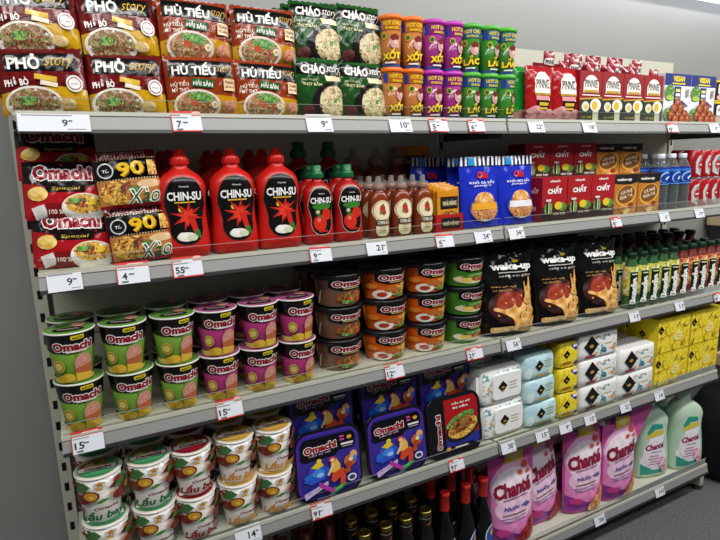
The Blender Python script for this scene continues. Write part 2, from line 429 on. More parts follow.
tubs = [Proto(tub('#f07424', '#b8743a', 'XỐT', '#b5601f'), 'snack tub', 'orange lidded snack tubs'),
        Proto(tub('#bf36b0', '#98307f', 'XỐT', '#8c1c78'), 'snack tub', 'purple lidded snack tubs'),
        Proto(tub('#54b53a', '#3a7d2c', 'LẮC', '#2f5f8a'), 'snack tub', 'green lidded snack tubs')]
tn = ['orange snack tub with orange lid', 'magenta snack tub with purple lid', 'green snack tub with green lid']
cx = [(.842, 0, 0), (.905, 0, 1), (.970, 1, 0), (1.034, 1, 1), (1.097, 2, 0), (1.161, 2, 1), (1.224, 2, 2)]
for r in range(3):
    for t in (0, 1):
        for x, k, i in cx:
            tubs[k].put(x, .048+r*.0665, z0+t*.1255, f'{tn[k]}, {TIER[t]}, {ROW[r]}, {ORD[i]} of its colour', J(.35) - (.35 if t == 1 and i == 0 else 0))

# ---- sausages and boxes on the top shelf
def art_pin(A):
    A.ell(0, .66, .28, .22, '#f3eee4', a0=0, a1=PI); A.rect(0, .57, .56, .2, '#f3eee4')
    A.text('PINNIE', 0, .66, .48, .16, '#1c1614', bold=.01)
    A.rect(0, .47, .6, .04, '#b58a2a'); A.rect(0, .40, .5, .08, '#e39aa0'); A.rect(.02, .25, .46, .2, '#17110f'); A.rect(.02, .29, .34, .06, '#d9b040'); A.rect(.02, .21, .3, .04, '#d9b040')
    for i, (x, z, rx, rz, a) in enumerate(((-.3, .18, .2, .07, .25), (.3, .13, .2, .07, -.2), (-.12, .1, .26, .075, .1), (-.36, .06, .18, .06, 0), (.2, .04, .3, .05, 0))):
        A.ell(x, z, rx, rz, F_SAUS(), rot=a)
pin = Proto(pack_mesh(.112, .158, .035, '#a4161c', art_pin, seed=5, name='sausage_packet'), 'sausage packet', 'red sausage packets')
def art_ping(A):
    art_pin(A)
ping = Proto(pack_mesh(.112, .158, .03, '#1f8a2c', lambda A: (A.rect(.1, .5, .3, .9, '#a4161c'), A.ell(-.1, .1, .4, .1, F_SAUS())), seed=6, name='sausage_packet'), 'sausage packet', 'green sausage packets')
for i, x in enumerate((1.345, 1.455)):
    pin.put(x+.01, .04, z0, f'red sausage packet with white arched label, {"left" if i == 0 else "right"} one beside the display cartons', J(.05), -.05)
    for r in range(3):
        ping.put(x-.012-.008*r, .075+.038*r, z0, f'green sausage packet in the {ROW[r]} behind the {"left" if i == 0 else "right"} red one', J(.08), -.05+J(.03))
def pin_box():
    W, H, D = .1, .15, .2; mb = MB(); r = mat('#94131c', 'c'); t = .0015
    mb.box(-W/2, W/2, 0, t, 0, H, r); mb.box(-W/2, -W/2+t, t, D, 0, H, r); mb.box(W/2-t, W/2, t, D, 0, H, r); mb.box(-W/2, W/2, D, D+t, 0, H+.055, r); mb.box(-W/2+t, W/2-t, t, D, 0, t, r)
    mb.v += [(-W/2, t, H), (-W/2, D, H), (-W/2, D, H+.055), (-W/2+t, t, H), (-W/2+t, D, H), (-W/2+t, D, H+.055)]
    n = len(mb.v)-6; mb.face((n, n+2, n+1), r); mb.face((n+3, n+4, n+5), r); mb.face((n, n+3, n+5, n+2), r)
    A = Art(mb, lambda x, z, o: (x, -o, z), W, H, 'c')
    A.ell(0, .70, .34, .22, '#f3eee4', a0=0, a1=PI); A.rect(0, .67, .68, .2, '#f3eee4')
    A.text('PINNIE', 0, .75, .56, .15, '#1c1614', bold=.01); A.rect(0, .60, .6, .05, '#c29a2a')
    A.rect(0, .52, .8, .025, '#f0d9d9')
    A.poly([(-.5, 0), (.5, 0), (.5, .46), (-.5, .42)], '#2b3322'); A.poly([(-.5, .42), (.5, .46), (.5, .49), (-.5, .45)], '#c29a2a')
    A.ell(-.24, .29, .17, .10, '#dcdac8'); A.ell(-.22, .28, .08, .05, '#d9c040')
    A.rect(.22, .14, .26, .28, '#d9d2ba'); A.ell(.2, .32, .25, .13, '#f0ece0'); A.ell(.16, .31, .13, .09, '#dcb838')
    A.text('CÓ THỂ', -.2, .08, .44, .05, '#c9a92a', bold=.03)
    return mb.build('display_carton')
pbox = Proto(pin_box(), 'display carton', 'red cartons of sausages')
sach = Proto(pack_mesh(.046, .15, .014, '#8f1424', lambda A: (A.rect(0, .77, .9, .17, '#ece6e2', r=.2), A.text('PINNIE', 0, .77, .75, .09, '#2a1a20', bold=.03)), step=.0115, seed=9, name='sausage_sachet', crink=.001),
             'sausage sachet', 'red sachets standing in the cartons')
for i, x in enumerate((1.556, 1.658, 1.760, 1.862)):
    pbox.put(x, .022, z0, f'red open display carton with white arched label, {ORD[i]} of four')
    for k in range(5):
        yy = .048+.033*k
        for s in (-1, 1):
            sach.put(x+s*.0235+J(.001), yy+J(.003), z0+.003+.022*((k*2+(s > 0)) % 3)+.018*(k//2), f'red sachet in the {ORD[i]} carton, {ORD[k].split()[0].replace("leftmost","first")} from the front, {"left" if s<0 else "right"} side', J(.12), J(.05), J(.04))
def art_ball(A):
    A.rect(0, .88, 1, .24, '#23307a'); A.text('VISSAN', 0.02, .9, .42, .1, '#e3cf2e', bold=.06); A.rect(.02, .8, .5, .03, '#e3cf2e')
    A.poly([(-.13, .74), (.12, .74), (.12, .42), (0, .34), (-.13, .42)], '#28336f'); A.rect(0, .66, .17, .06, '#e8d660'); A.rect(0, .57, .17, .06, '#e9e9f2'); A.rect(0, .48, .17, .06, '#e8d660')
    A.ell(-.32, .62, .18, .15, F_GREEN(), rot=.4); A.ell(-.3, .5, .15, .05, '#a9c24a'); A.ell(-.36, .16, .14, .14, F_GREEN())
    A.poly([(.14, .46), (.42, .34), (.36, .33), (.1, .42)], '#33406f')
    A.rect(.36, .62, .09, .16, '#9a8f86')
    for x, z in ((0, .35), (-.12, .25), (.1, .26), (-.22, .12), (0, .12), (.22, .13), (-.1, .05), (.12, .05), (.3, .05)):
        A.ell(x*1.15, z*1.12, .125, .11, '#7f3518'); A.ell(x*1.15-.008, z*1.12+.008, .105, .09, F_BALL()); A.ell(x*1.15-.03, z*1.12+.035, .03, .02, '#d9a070')
ball = Proto(box_mesh(.146, .162, .12, '#e4e6ec', art_ball, 'meatball_carton', top='#23307a'), 'food carton', 'white and navy meatball cartons')
ball.put(1.993, .022, z0, 'white meatball carton with navy top, left of two at the right of the top shelf')
ball.put(2.141, .022, z0, 'white meatball carton with navy top, right of two at the right of the top shelf')
def art_yb(A):
    A.rect(0, .5, 1, .88, '#151515'); A.rect(0, .96, 1, .08, '#e0c418'); A.rect(0, .04, 1, .06, '#e0c418')
    A.rect(-.3, .6, .22, .5, '#e8e8e8', r=.05); A.text('VIS', -.3, .62, .15, .14, '#22252a', bold=.03)
    A.ell(.2, .4, .35, .35, F_SAUS()); A.ell(-.3, .2, .16, .14, '#e3a79a')
yb = Proto(box_mesh(.17, .075, .13, '#d9bd16', art_yb, 'meat_carton', fin='c'), 'food carton', 'black and yellow meat cartons')
for t in (0, 1): yb.put(2.302, .022, z0+t*.0755, f'black and yellow meat carton, {"lower" if t==0 else "upper"} of two at the far right of the top shelf')

# ---- second shelf
z1 = ZT[1]+.001
def art_oma(A):
    A.poly([(-.5, .62), (-.5, .98), (.5, .98), (.5, .6), (.2, .52), (-.1, .5)], '#100c0c')
    A.rect(0, .50, .5, .1, '#15100c', r=.05); A.text('Special', 0, .5, .34, .07, '#c9a63a', 0, .3, .01)
    A.text('Omachi', -.02, .77, .7, .22, '#8f1220', 0, 0, .05, edge='#f4f0ec', ed=.06)
    A.ell(-.34, .42, .12, .12, food('potato_picture', ['#e0bb5a', '#edd07c', '#c99a35'], 90))
    A.rect(-.33, .12, .16, .2, '#dcd6cf', .3); A.rect(-.14, .14, .22, .24, '#7a1218'); A.text('100 %', -.14, .12, .17, .07, '#f0e0d0')
    A.ell(.22, .18, .29, .24, '#e9e5dc'); A.ell(.22, .24, .25, .16, F_NOOD()); A.ell(.18, .26, .1, .08, F_MEAT()); A.ell(.3, .27, .08, .06, '#e3c23a'); A.ell(.1, .29, .08, .05, F_GREEN())
oma = pk(art_oma, 'noodle_packet', .148, .122, .04, '#a8141c', 11, 'noodle packet', 'red packets of potato noodles', crink=.0018)
for t, (dy, dz) in enumerate(((0, 0), (.02, .098), (.055, .178))):
    for r in (0, 1):
        oma.put(.072-.004*t-.006*r, .05+dy+r*.06 + (.01 if t==0 else 0), z1+dz - (.02*0), f'red potato noodle packet with black swoosh, {TIER[t]}, {ROW[r]}', .02, -.22 if t < 2 else -.5, .05-.02*t)
def art_90(A):
    A.rect(0, .93, 1, .14, '#8a0f22'); A.text('KOKOMI', -.05, .92, .7, .09, '#8a0f22', 0, 0, .05, edge='#f0e6e2', ed=.06)
    A.rect(0, .66, .98, .36, '#0e0c0b')
    for i in range(22): A.rect(-.46+i*.044, .84, .02, .02, '#d9c9a0'); A.rect(-.46+i*.044, .49, .02, .02, '#d9c9a0')
    A.text('90', .055, .64, .40, .22, '#7f5c10', .1, 0, .03); A.text('90', .04, .66, .40, .22, '#e2b521', .1, 0, .03)
    A.ell(-.34, .64, .12, .13, '#d0d0ce'); A.ell(-.34, .64, .1, .11, '#1a1a1a'); A.text('TÔ', -.34, .64, .1, .06, '#e8e8e4')
    A.rect(.38, .66, .14, .26, F_NOOD())
    A.rect(0, .25, .98, .44, '#b77a3c'); A.ell(-.18, .26, .3, .21, F_NOOD()); A.ell(-.0, .3, .18, .13, F_MEAT()); A.ell(.03, .3, .08, .05, F_GREEN()); A.ell(.3, .38, .2, .07, '#dcb98a')
    A.text('Xào', .2, .18, .5, .26, '#1c5c34', .08, .35, .0, edge='#f2eee2', ed=.05)
    A.rect(0, .025, 1, .05, '#a3142a')
kk = pk(art_90, 'noodle_packet', .128, .122, .034, '#7c1020', 12, 'noodle packet', 'black and red packets of stir fried noodles')
for t, (dy, dz) in enumerate(((0, 0), (.015, .115))):
    for r in (0, 1, 2):
        kk.put(.205-.012*t, .05+dy+r*.045, z1+dz, f'black packet with yellow number ninety, {TIER[t]}, {ROW[r]}', .03, -.14, -.05)

# sauce bottles
def interp(prof, z, k):
    for a, b in zip(prof, prof[1:]):
        if a[0] <= z <= b[0]: return a[k]+(b[k]-a[k])*(z-a[0])/max(1e-9, b[0]-a[0])
    return prof[0][k] if z < prof[0][0] else prof[-1][k]
def sup_map(prof, n):
    def mp(x, z, o):
        a, b = interp(prof, z, 1), interp(prof, z, 2); u = min(.995, abs(x)/a)
        return (x, -b*(1-u**n)**(1/n)-o, z)
    return mp
def smooth_prof(pts, m=3):
    out = []
    for i in range(len(pts)-1):
        p0, p1, p2, p3 = pts[max(0, i-1)], pts[i], pts[i+1], pts[min(len(pts)-1, i+2)]
        for j in range(m):
            t = j/m; q = []
            for k in range(len(p1)):
                v = .5*((2*p1[k])+(-p0[k]+p2[k])*t+(2*p0[k]-5*p1[k]+4*p2[k]-p3[k])*t*t+(-p0[k]+3*p1[k]-3*p2[k]+p3[k])*t**3)
                q.append(v)
            q[0] = p1[0]+(p2[0]-p1[0])*t; out.append(tuple(q))
    out.append(pts[-1]); return out
def chinsu(kind):
    root = empty('sauce_bottle')
    S = 1 if kind == 'chili' else .80
    pts = [(0, .045, .03), (.004, .050, .034), (.03, .0515, .0355), (.07, .0485, .034), (.10, .0465, .033), (.125, .048, .034), (.15, .0495, .034), (.168, .046, .032), (.182, .036, .027), (.192, .022, .020), (.198, .0165, .0165), (.204, .0160, .0160)]
    prof = smooth_prof([(a*S, b*S*(1 if kind == 'chili' else .95), c*S) for a, b, c in pts]); W, H = .1*S, .204*S
    mb = MB(); mb.sup(prof, mat('#c21c14' if kind == 'chili' else '#a81410', 'p'), 2.4, 40); mb.build('bottle', root)
    lb = MB(); A = Art(lb, sup_map(prof, 2.4), W, H, 'g', .007*S)
    def eight(g, m):
        v = []
        for i in range(48):
            t = 2*PI*i/48; c, q = math.cos(t), math.sin(t)
            w = .385*(1-.14*math.exp(-((q+.25)/.24)**2))+(.02 if q > .1 else 0)
            v.append(((w+g)*math.copysign(abs(c)**.75, c), .51+(.355+g)*math.copysign(abs(q)**.85, q)))
        A.poly(v, m)
    eight(.012, '#4a2a22' if kind == 'chili' else '#c9b8a8'); eight(0, '#0f0c0c')
    A.text('CHIN-SU', 0, .67, .68, .085, '#f2f0ec', 0, 0, .03)
    A.text('Thương hiệu', 0, .77, .2, .02, '#d9d6cc'); A.rect(0, .605, .42, .014, '#d9b23a' if kind == 'chili' else '#6aa03a')
    if kind == 'chili':
        A.ell(-.1, .53, .05, .028, '#e6c82e')
        A.star(.02, .46, .34, '#c8251a', 8, .33, .2); A.star(.03, .45, .22, '#dc3c28', 7, .45, .5); A.poly([(.02, .46), (.16, .46), (.24, .28), (.14, .26)], '#c8251a')
        A.poly([(.14, .31), (.25, .3), (.28, .22), (.2, .22)], '#2f7a2c')
        A.ell(-.02, .235, .2, .05, '#e6e3d6'); A.ell(-.1, .25, .09, .035, '#f3f1e8'); A.ell(.1, .225, .1, .035, '#cfd3b0')
    else:
        A.ell(0, .58, .3, .05, '#3a7d2a'); A.ell(-.14, .5, .09, .05, '#2f6b2c'); A.ell(-.14, .5, .05, .025, '#d9d6b0')
        A.ell(.14, .46, .16, .085, '#c9281a'); A.ell(-.08, .33, .21, .12, '#d12c1c'); A.ell(-.12, .38, .06, .03, '#e87860'); A.star(-.07, .43, .1, '#3f7a2a', 5, .3)
        A.rect(0, .21, .3, .03, '#b5281a')
    lb.build('label', root)
    c = MB()
    if kind == 'chili':
        c.lathe([(.0175, .203), (.0185, .204), (.0185, .219), (.0165, .2215), (.0135, .2225), (.0095, .234), (.0075, .2375), (.003, .239)], mat('#c01c14', 'p'), 28)
        for i in range(14):
            a = 2*PI*i/14; x, y = .0185*math.sin(a), -.0185*math.cos(a); c.box(x-.001, x+.001, y-.001, y+.001, .205, .218, mat('#c01c14', 'p'))
    else:
        g = mat('#0f6b3c', 'p')
        c.lathe([(q*S, (z)*S) for q, z in ((.0175, .203), (.0205, .204), (.0205, .219), (.0175, .224), (.0155, .226), (.0155, .240), (.0135, .244), (.002, .244))], g, 28)
        for i in range(18):
            a = 2*PI*i/18; x, y = .0205*S*math.sin(a), -.0205*S*math.cos(a); c.box(x-.0008, x+.0008, y-.0008, y+.0008, .205*S, .218*S, g)
    c.build('cap', root)
    return root
chi = Proto(chinsu('chili'), 'sauce bottle', 'red chilli sauce bottles'); ket = Proto(chinsu('tomato'), 'sauce bottle', 'tomato sauce bottles with green caps')
for r, Y in enumerate((.058, .145, .232)):
    for i, x in enumerate((.298, .412, .522)):
        chi.put(x-.006*r, Y, z1, f'large red chilli sauce bottle with red nozzle, {ROW[r]}, {ORD[i]} of three', J(.04), sc=(1.05, 1.05, 1))
for r, Y in enumerate((.052, .112)):
    for i, x in enumerate((.624, .708)):
        ket.put(x+.002*r, Y, z1, f'tomato sauce bottle with green cap, {ROW[r]}, {"left" if i==0 else "right"} one', J(.05))
for i, x in enumerate((.643, .733)):
    ket.put(x, .215, z1, f'tall tomato sauce bottle with dark green cap at the back, {"left" if i==0 else "right"} one', 0, 0, 0, 1.32)
def sriracha():
    root = empty('sauce_bottle')
    prof = smooth_prof([(0, .027, .019), (.004, .030, .0215), (.04, .0300, .0215), (.075, .0285, .0205), (.105, .0265, .019), (.118, .020, .016), (.124, .013, .0125), (.13, .012, .012)])
    mb = MB(); am = mat('#7a3216', 'g'); nk = clear('clear_bottle_neck', '#e6d6c6', .08, .2)
    mb.sup(prof, am, 2.6, 32); mb.build('bottle', root)
    lb = MB(); A = Art(lb, sup_map(prof, 2.6), .06, .13, 'c', .006)
    A.rect(0, .28, .62, .46, '#e2d6ae', r=.2); A.ell(0, .56, .45, .215, '#e2d6ae'); A.ell(0, .56, .42, .198, '#b0402c'); A.ell(0, .56, .40, .188, '#e6dab4')
    A.ell(0, .6, .14, .09, '#b0301c'); A.ell(.06, .53, .12, .05, '#b0301c', rot=.4); A.ell(-.08, .53, .08, .03, '#5a7a2a'); A.ell(.02, .68, .05, .03, '#5a7a2a')
    A.rect(0, .33, .66, .11, '#15110f'); A.text('CHIN-SU', 0, .33, .56, .07, '#efe6cc', bold=.02); A.lines(0, .22, .34, .12, 4, '#8a5a30')
    lb.build('label', root)
    c = MB(); c.lathe([(.0135, .126), (.0165, .128), (.0165, .140), (.012, .144), (.0075, .146), (.0065, .160), (.004, .162)], nk, 24)
    c.lathe([(.012, .128), (.012, .139), (.004, .141)], mat('#b87a55', 'g'), 20)
    c.build('cap', root)
    return root
sri = Proto(sriracha(), 'sauce bottle', 'brown chilli sauce bottles with clear caps')
for r, Y in enumerate((.045, .09, .135)):
    for i, x in enumerate((.796, .866, .936)):
        sri.put(x-.003*r, Y, z1, f'small brown sauce bottle with clear cap and cream label, {ROW[r]}, {ORD[i]}', J(.05))
for i, x in enumerate((.815, .892, .97)):
    sri.put(x, .225, z1, f'tall brown sauce bottle with round cream label at the back, {ORD[i]}', 0, 0, 0, 1.48)
# seasoning sachets in a tray
def art_nh(A):
    A.rect(0, .83, 1, .14, '#c9821c'); A.rect(.02, .62, .8, .3, '#15100e'); A.rect(.02, .62, .74, .25, '#2a201c'); A.text('NHÀ HÀNG', .02, .62, .62, .14, '#e6d6b0', bold=.02)
    A.ell(0, .26, .42, .16, F_MEAT()); A.ell(.1, .28, .2, .08, F_NOOD()); A.rect(0, .05, 1, .06, '#8f3a14')
nh = Proto(pack_mesh(.078, .112, .010, '#d08a1e', art_nh, seed=15, name='seasoning_sachet', crink=.0006), 'seasoning sachet', 'yellow seasoning sachets')
tr = MB(); rm = mat('#a81c16', 'c'); TW, TH, TD = .098, .05, .075
tr.box(-TW/2, TW/2, 0, .0015, 0, TH, rm); tr.box(-TW/2, TW/2, TD-.0015, TD, 0, TH+.02, rm); tr.box(-TW/2, -TW/2+.0015, 0, TD, 0, TH, rm); tr.box(TW/2-.0015, TW/2, 0, TD, 0, TH, rm); tr.box(-TW/2, TW/2, 0, TD, 0, .0015, rm)
A = Art(tr, lambda x, z, o: (x, -o, z), TW, TH, 'c'); A.rect(.05, .5, .66, .6, '#1a1210'); A.text('NHÀ HÀNG', .05, .5, .54, .28, '#d9c6a0', bold=.02)
t = tr.build('display_tray'); t.location = (1.012, .022, z1); tag(t, 'small red card tray holding yellow seasoning sachets', 'display tray')
for k in range(4): nh.put(1.012+.004-.002*k, .032+.0155*k, z1+.012+.004*k, f'yellow seasoning sachet in the red tray, {["first","second","third","last"][k]} from the front', .05, -.05)
for k in range(6): nh.put(1.052-.010*k, .235-.0*k+.008*(k % 2), z1+.12, f'shaded seasoning sachet of the row at the back, {["first","second","third","fourth","fifth","sixth"][k]} from the right', .05-1.0*(k > 0), -.05, 0, 1.1, 'seasoning sachets standing at the back')
sb = MB(); sb.box(-.065, .065, 0, .07, 0, .119, mat('#5a3a1c', 'c')); A = Art(sb, lambda x, z, o: (x, -o, z), .13, .119, 'c'); A.rect(0, .5, .7, .4, '#1a1210'); A.text('NHÀ HÀNG', 0, .5, .6, .16, '#d9c6a0')
t = sb.build('seasoning_carton'); t.location = (1.03, .215, z1); tag(t, 'brown seasoning carton at the back under a row of sachets', 'food carton')
# blue jerky pouches
def jerky(name_, band):
    P = Pouch(.146, .207, .055, seed=3, crink=.001, xl=lambda t: -.95-.05*abs(2*t-1), xr=lambda t: .95+.05*abs(2*t-1), topt=.015)
    mb = MB(); P.body(mb, mat('#1c2fb4', 'f')); A = P.art(mb)
    A.rect(0, .93, 1, .14, '#1b2250')
    for i in range(9): A.poly([(-.47+i*.108, .87), (-.42+i*.108, .87), (-.40+i*.108, .995), (-.45+i*.108, .995)], '#e6e6ea')
    A.rect(-.22, .93, .16, .11, '#2b8fd0')
    A.text('Ola', .02, .74, .26, .09, '#c8241c', 0, .2, .05)
    A.text(name_, 0, .64, .62, .05, '#e9ecf6', bold=.02); A.text('JERKY', 0, .585, .46, .025, '#d5daf0', bold=.02)
    A.ell(0, .27, .36, .19, '#3a4a9a'); A.ell(0, .25, .33, .17, F_PORK()); A.ell(0, .38, .24, .12, food('jerky_top_picture', ['#e2a557', '#cf8436', '#efc080', '#b5652a'], 220))
    A.rect(0, .30, .62, .09, band); A.ell(0, .10, .1, .012, '#c9cde6')
    return mb.build('snack_pouch')
jer2 = Proto(jerky('KHÔ HEO SẤY', '#e2e2e6'), 'snack pouch', 'blue snack pouches with striped tops'); jer = Proto(jerky('KHÔ GÀ SẤY', '#e0a02a'), 'snack pouch', 'blue snack pouches with striped tops')
for r in range(4):
    for i, x in enumerate((1.149, 1.291)):
        (jer, jer2)[i].put(x-.004*r+(.006 if r else 0), .055+.055*r, z1, f'blue snack pouch with striped top, {ROW[r]}, {"left" if i==0 else "right"} one', J(.04)+.02, -.06+J(.02), J(.03))
jer.put(1.04, .165, z1, 'blue snack pouch behind the yellow sachets on the left', .15, -.06, .05)
# tea and coffee cartons
def art_chat(A):
    A.rect(0, .5, 1, 1, '#a3141c'); A.text('chanh', 0, .92, .4, .05, '#f2e6e0', bold=.03)
    A.text('CHẤT', 0, .72, .56, .16, '#f4f0ea', bold=.05)
    A.poly([(-.5, .34), (.5, .40), (.5, 0), (-.5, 0)], '#3a1f1c'); A.ell(-.25, .3, .16, .16, F_GREEN()); A.ell(.3, .33, .2, .1, F_GREEN())
    A.ell(.14, .36, .15, .09, '#e0c22a'); A.rect(-.26, .3, .13, .36, '#2c1c18', r=.03); A.rect(-.24, .32, .04, .26, '#d9c9b8'); A.rect(-.26, .49, .2, .05, '#d6d2cc')
    A.text('HÒA TAN', .18, .18, .46, .06, '#f0e6da', bold=.03)
def side_chat(A): A.text('CHẤT', 0, .72, .6, .13, '#e6b8b0', bold=.05); A.rect(0, .3, .4, .1, '#d9a59a')
chat = Proto(box_mesh(.108, .137, .075, '#8f1118', art_chat, 'tea_carton', side=side_chat), 'tea carton', 'red tea cartons')
def art_wk(A):
    A.rect(0, .5, 1, 1, '#b5762a'); A.poly([(-.5, 1), (.5, 1), (.5, .8), (.1, .74), (-.5, .78)], '#1a1210'); A.text('wake-up', -.1, .87, .62, .09, '#f2ece2', bold=.03)
    A.ell(0, .48, .44, .26, '#e0a63a', rot=.2); A.ell(0, .5, .38, .22, '#7a4a20', rot=.2)
    A.text('CÀ PHÊ', 0, .58, .5, .09, '#e6d0b0', .15, .15, .03); A.text('SỮA ĐÁ', 0, .46, .54, .10, '#e6d0b0', .15, .15, .04)
    A.ell(.1, .14, .36, .13, F_SPLASH()); A.ell(.2, .22, .12, .07, '#8a3a1c')
wk = Proto(box_mesh(.12, .135, .075, '#7a4a1c', art_wk, 'coffee_carton'), 'coffee carton', 'brown coffee cartons')
for r, Y in enumerate((.022, .105, .19)):
    for t in (0, 1):
        if r == 0 and t == 1: continue
        if r == 2 and t == 1: continue
        for i, x in enumerate((1.418, 1.529, 1.640)):
            chat.put(x+(.006 if r else 0), Y, z1+t*.122, f'red tea carton, {TIER[t]}, {ROW[r]}, {ORD[i]} of three', J(.015), sc=(1, 1, 1 if r == 0 else .885))
        for i, x in enumerate((1.756, 1.878)):
            wk.put(x+(.006 if r else 0), Y, z1+t*.1202, f'brown coffee carton, {TIER[t]}, {ROW[r]}, {"left" if i==0 else "right"} one', J(.015), sc=(1, 1, 1 if r == 0 else .885))
# water bottles
def water():
    root = empty('water_bottle'); cl = clear('clear_bottle_plastic', '#dfe8ee', .05, .10)
    prof = [(.024, 0), (.029, .003), (.03, .02), (.0285, .03), (.03, .04), (.0285, .05), (.03, .06), (.0285, .07), (.03, .08), (.03, .14), (.028, .152), (.018, .172), (.0125, .182), (.0125, .186)]
    mb = MB(); mb.lathe(prof, cl, 32, cap=(True, False)); mb.build('bottle', root)
    wt = MB(); wt.lathe([(.028, .002), (.0285, .14), (.0265, .15)], clear('water_fill', '#c9dbe8', .02, .03), 28); wt.build('water', root)
    lb = MB(); bl = mat('#183c98', 'g'); lb.lathe([(.0306, .090), (.0306, .142), (.0287, .153)], bl, 36, cap=(False, False))
    A = Art(lb, lambda x, z, o: ((.0306+o)*math.sin(x/.0306), -(.0306+o)*math.cos(x/.0306), z), .09, .06, 'g', (.004, 0), z0=.088)
    A.rect(0, .9, 2, .14, '#3f79d0'); A.ell(.0, .5, .25, .3, '#9cc6ea', rot=.5); A.ell(.02, .47, .22, .25, '#1b3f9c', rot=.5); A.ell(.14, .45, .16, .1, '#eef4fa', rot=.3); A.ell(.16, .42, .12, .06, '#1b3f9c', rot=.3); A.rect(0, .1, 1.2, .05, '#6da4e0')
    lb.build('label', root)
    c = MB(); c.lathe([(.014, .184), (.0145, .185), (.0145, .199), (.013, .2005), (.002, .2005)], mat('#dfe4ea', 'p'), 24); c.build('cap', root)
    return root
wat = Proto(water(), 'water bottle', 'water bottles with white caps')
for r in range(3):
    for i, x in enumerate((1.968, 2.032, 2.096)):
        wat.put(x-.004*r, .048+.066*r, z1, f'clear water bottle with blue label, {ROW[r]}, {ORD[i]} of three', J(.3))
def can():
    root = empty('drink_can'); red = mat('#a8161e', 'g'); al = mat('#a9a9ac', 's'); R = .0275
    mb = MB(); mb.lathe([(.021, 0), (R-.002, .004), (R, .009), (R, .094), (R-.0035, .101), (.0235, .1035)], red, 36, mats=[al, red, red, red, red, al])
    A = Art(mb, lambda x, z, o: ((R+o)*math.sin(x/R), -(R+o)*math.cos(x/R), z), .08, .1, 'g', (.004, 0))
    A.poly([(-.28, .2), (.05, .08), (.3, .2), (.3, .75), (.12, .9), (-.2, .82), (-.32, .6)], '#c9c6c4'); A.ell(0, .5, .2, .2, '#b03038'); A.ell(0, .72, .12, .08, '#8f9094'); A.ell(.03, .3, .14, .08, '#9a9a9c')
    A.rect(0, .5, .3, .05, '#e6dedc'); A.rect(0, .03, .4, .025, '#e6d0d0')
    mb.build('can_body', root)
    t = MB(); t.lathe([(.0235, .1035), (.0245, .105), (.0225, .1055), (.0215, .103), (.001, .1025)], al, 28, cap=(False, True)); t.build('can_top', root)
    return root
cn = Proto(can(), 'drink can', 'red energy drink cans')
for r in range(2):
    for t in (0, 1):
        for i in range(4):
            cn.put(2.160+.0575*i, .047+.058*r, z1+t*.107, f'red and silver drink can, {TIER[t]}, {ROW[r]}, {ORD[i]} of four', .25+J(.2))

# ---- third shelf: cup noodles
z2 = ZT[2]+.001
def cup(colr, dark2, lidc):
    root = empty('noodle_cup'); R0, R1, H = .0355, .048, .108
    rr = lambda z: R0+(R1-R0)*z/H
    mb = MB(); mb.lathe([(R0-.004, .001), (R0-.002, 0), (R0, .003), (R1, H)], mat(colr, 'g'), 44)
    A = Art(mb, lambda x, z, o: ((rr(z)+o)*math.sin(x/.043), -(rr(z)+o)*math.cos(x/.043), z), .27, H, 'g', (.0062, 0))
    A.rect(0, .83, .998, .33, '#141012'); A.poly([(-.25, .68), (.25, .68), (.16, .63), (.04, .60), (-.12, .62)], '#141012')
    A.rect(.04, .34, .004, .66, dark2)
    A.poly([(-.5, 0), (.5, 0), (.5, .12), (.2, .1), (-.2, .12), (-.5, .1)], '#d9c26a')
    A.text('Omachi', .03, .745, .27, .155, '#8a1424', .0, 0, .05, edge='#f2eeea', ed=.07)
    A.rect(.06, .92, .085, .085, '#d9c41c', .05, .01); A.text('MỚI', .06, .92, .06, .05, '#3a3a10', .05)
    A.rect(.05, .635, .14, .018, '#e9e6e0')
    A.ell(.09, .37, .065, .21, F_HAM()); A.poly([(.025, .30), (.155, .36), (.155, .16), (.03, .18)], '#b5603a'); A.poly([(.025, .20), (.155, .16), (.155, .04), (.03, .03)], '#dcb43a')
    A.ell(-.085, .36, .042, .13, '#cdb04a'); A.ell(-.085, .36, .034, .1, '#7a6a1c'); A.ell(-.085, .36, .028, .08, '#d9c468')
    A.ell(-.03, .12, .05, .09, '#e0b83a'); A.ell(-.07, .1, .03, .08, '#d0a22c')
    mb.build('cup', root)
    l = MB(); l.lathe([(R1+.0005, H-.002), (R1+.0022, H-.001), (R1+.0022, H+.0008), (R1, H+.0018)], mat('#dcdcd4', 'g'), 44, cap=(False, False))
    fm = mat(lidc, 'g'); l.lathe([(R1+.001, H+.0012), (R1-.002, H+.0022), (.03, H+.003), (.001, H+.0028)], fm, 44, cap=(False, True))
    B = Art(l, lambda x, z, o: (x, z, H+.003+o), .08, .08, 'g')
    B.z0 = 0; B.ell(0, -.25, .38, .2, '#1a1214'); B.text('Omachi', 0, -.24, .5, .13, '#c9b8b0', 0, 0, .02); B.ell(.22, .12, .17, .2, F_HAM()); B.ell(-.2, .15, .14, .14, dark2)
    B2 = Art(l, lambda x, z, o: (x, -R1-.004-o, H-.006+z), .022, .008, 'g')
    l.build('lid', root)
    return root
cg = Proto(cup('#6a9433', '#46702a', '#5f8f3c'), 'noodle cup', 'green noodle cups'); cp = Proto(cup('#9c3268', '#7a2250', '#a2527c'), 'noodle cup', 'pink noodle cups')
gx = (.050, .152, .258); px = (.352, .454, .553)
for r in range(2):
    for t in (0, 1):
        for P, xs, w in ((cg, gx, 'green'), (cp, px, 'magenta')):
            for i, x in enumerate(xs):
                P.put(x-(.006*t if x < .3 else 0)+.002*r+J(.002), .062+.098*r - (.006 if t else 0), z2+t*.1125, f'{w} ham noodle cup, {TIER[t]}, {ROW[r]}, {ORD[i]} of its colour', J(.12)-.1, 0, J(.015)*t)
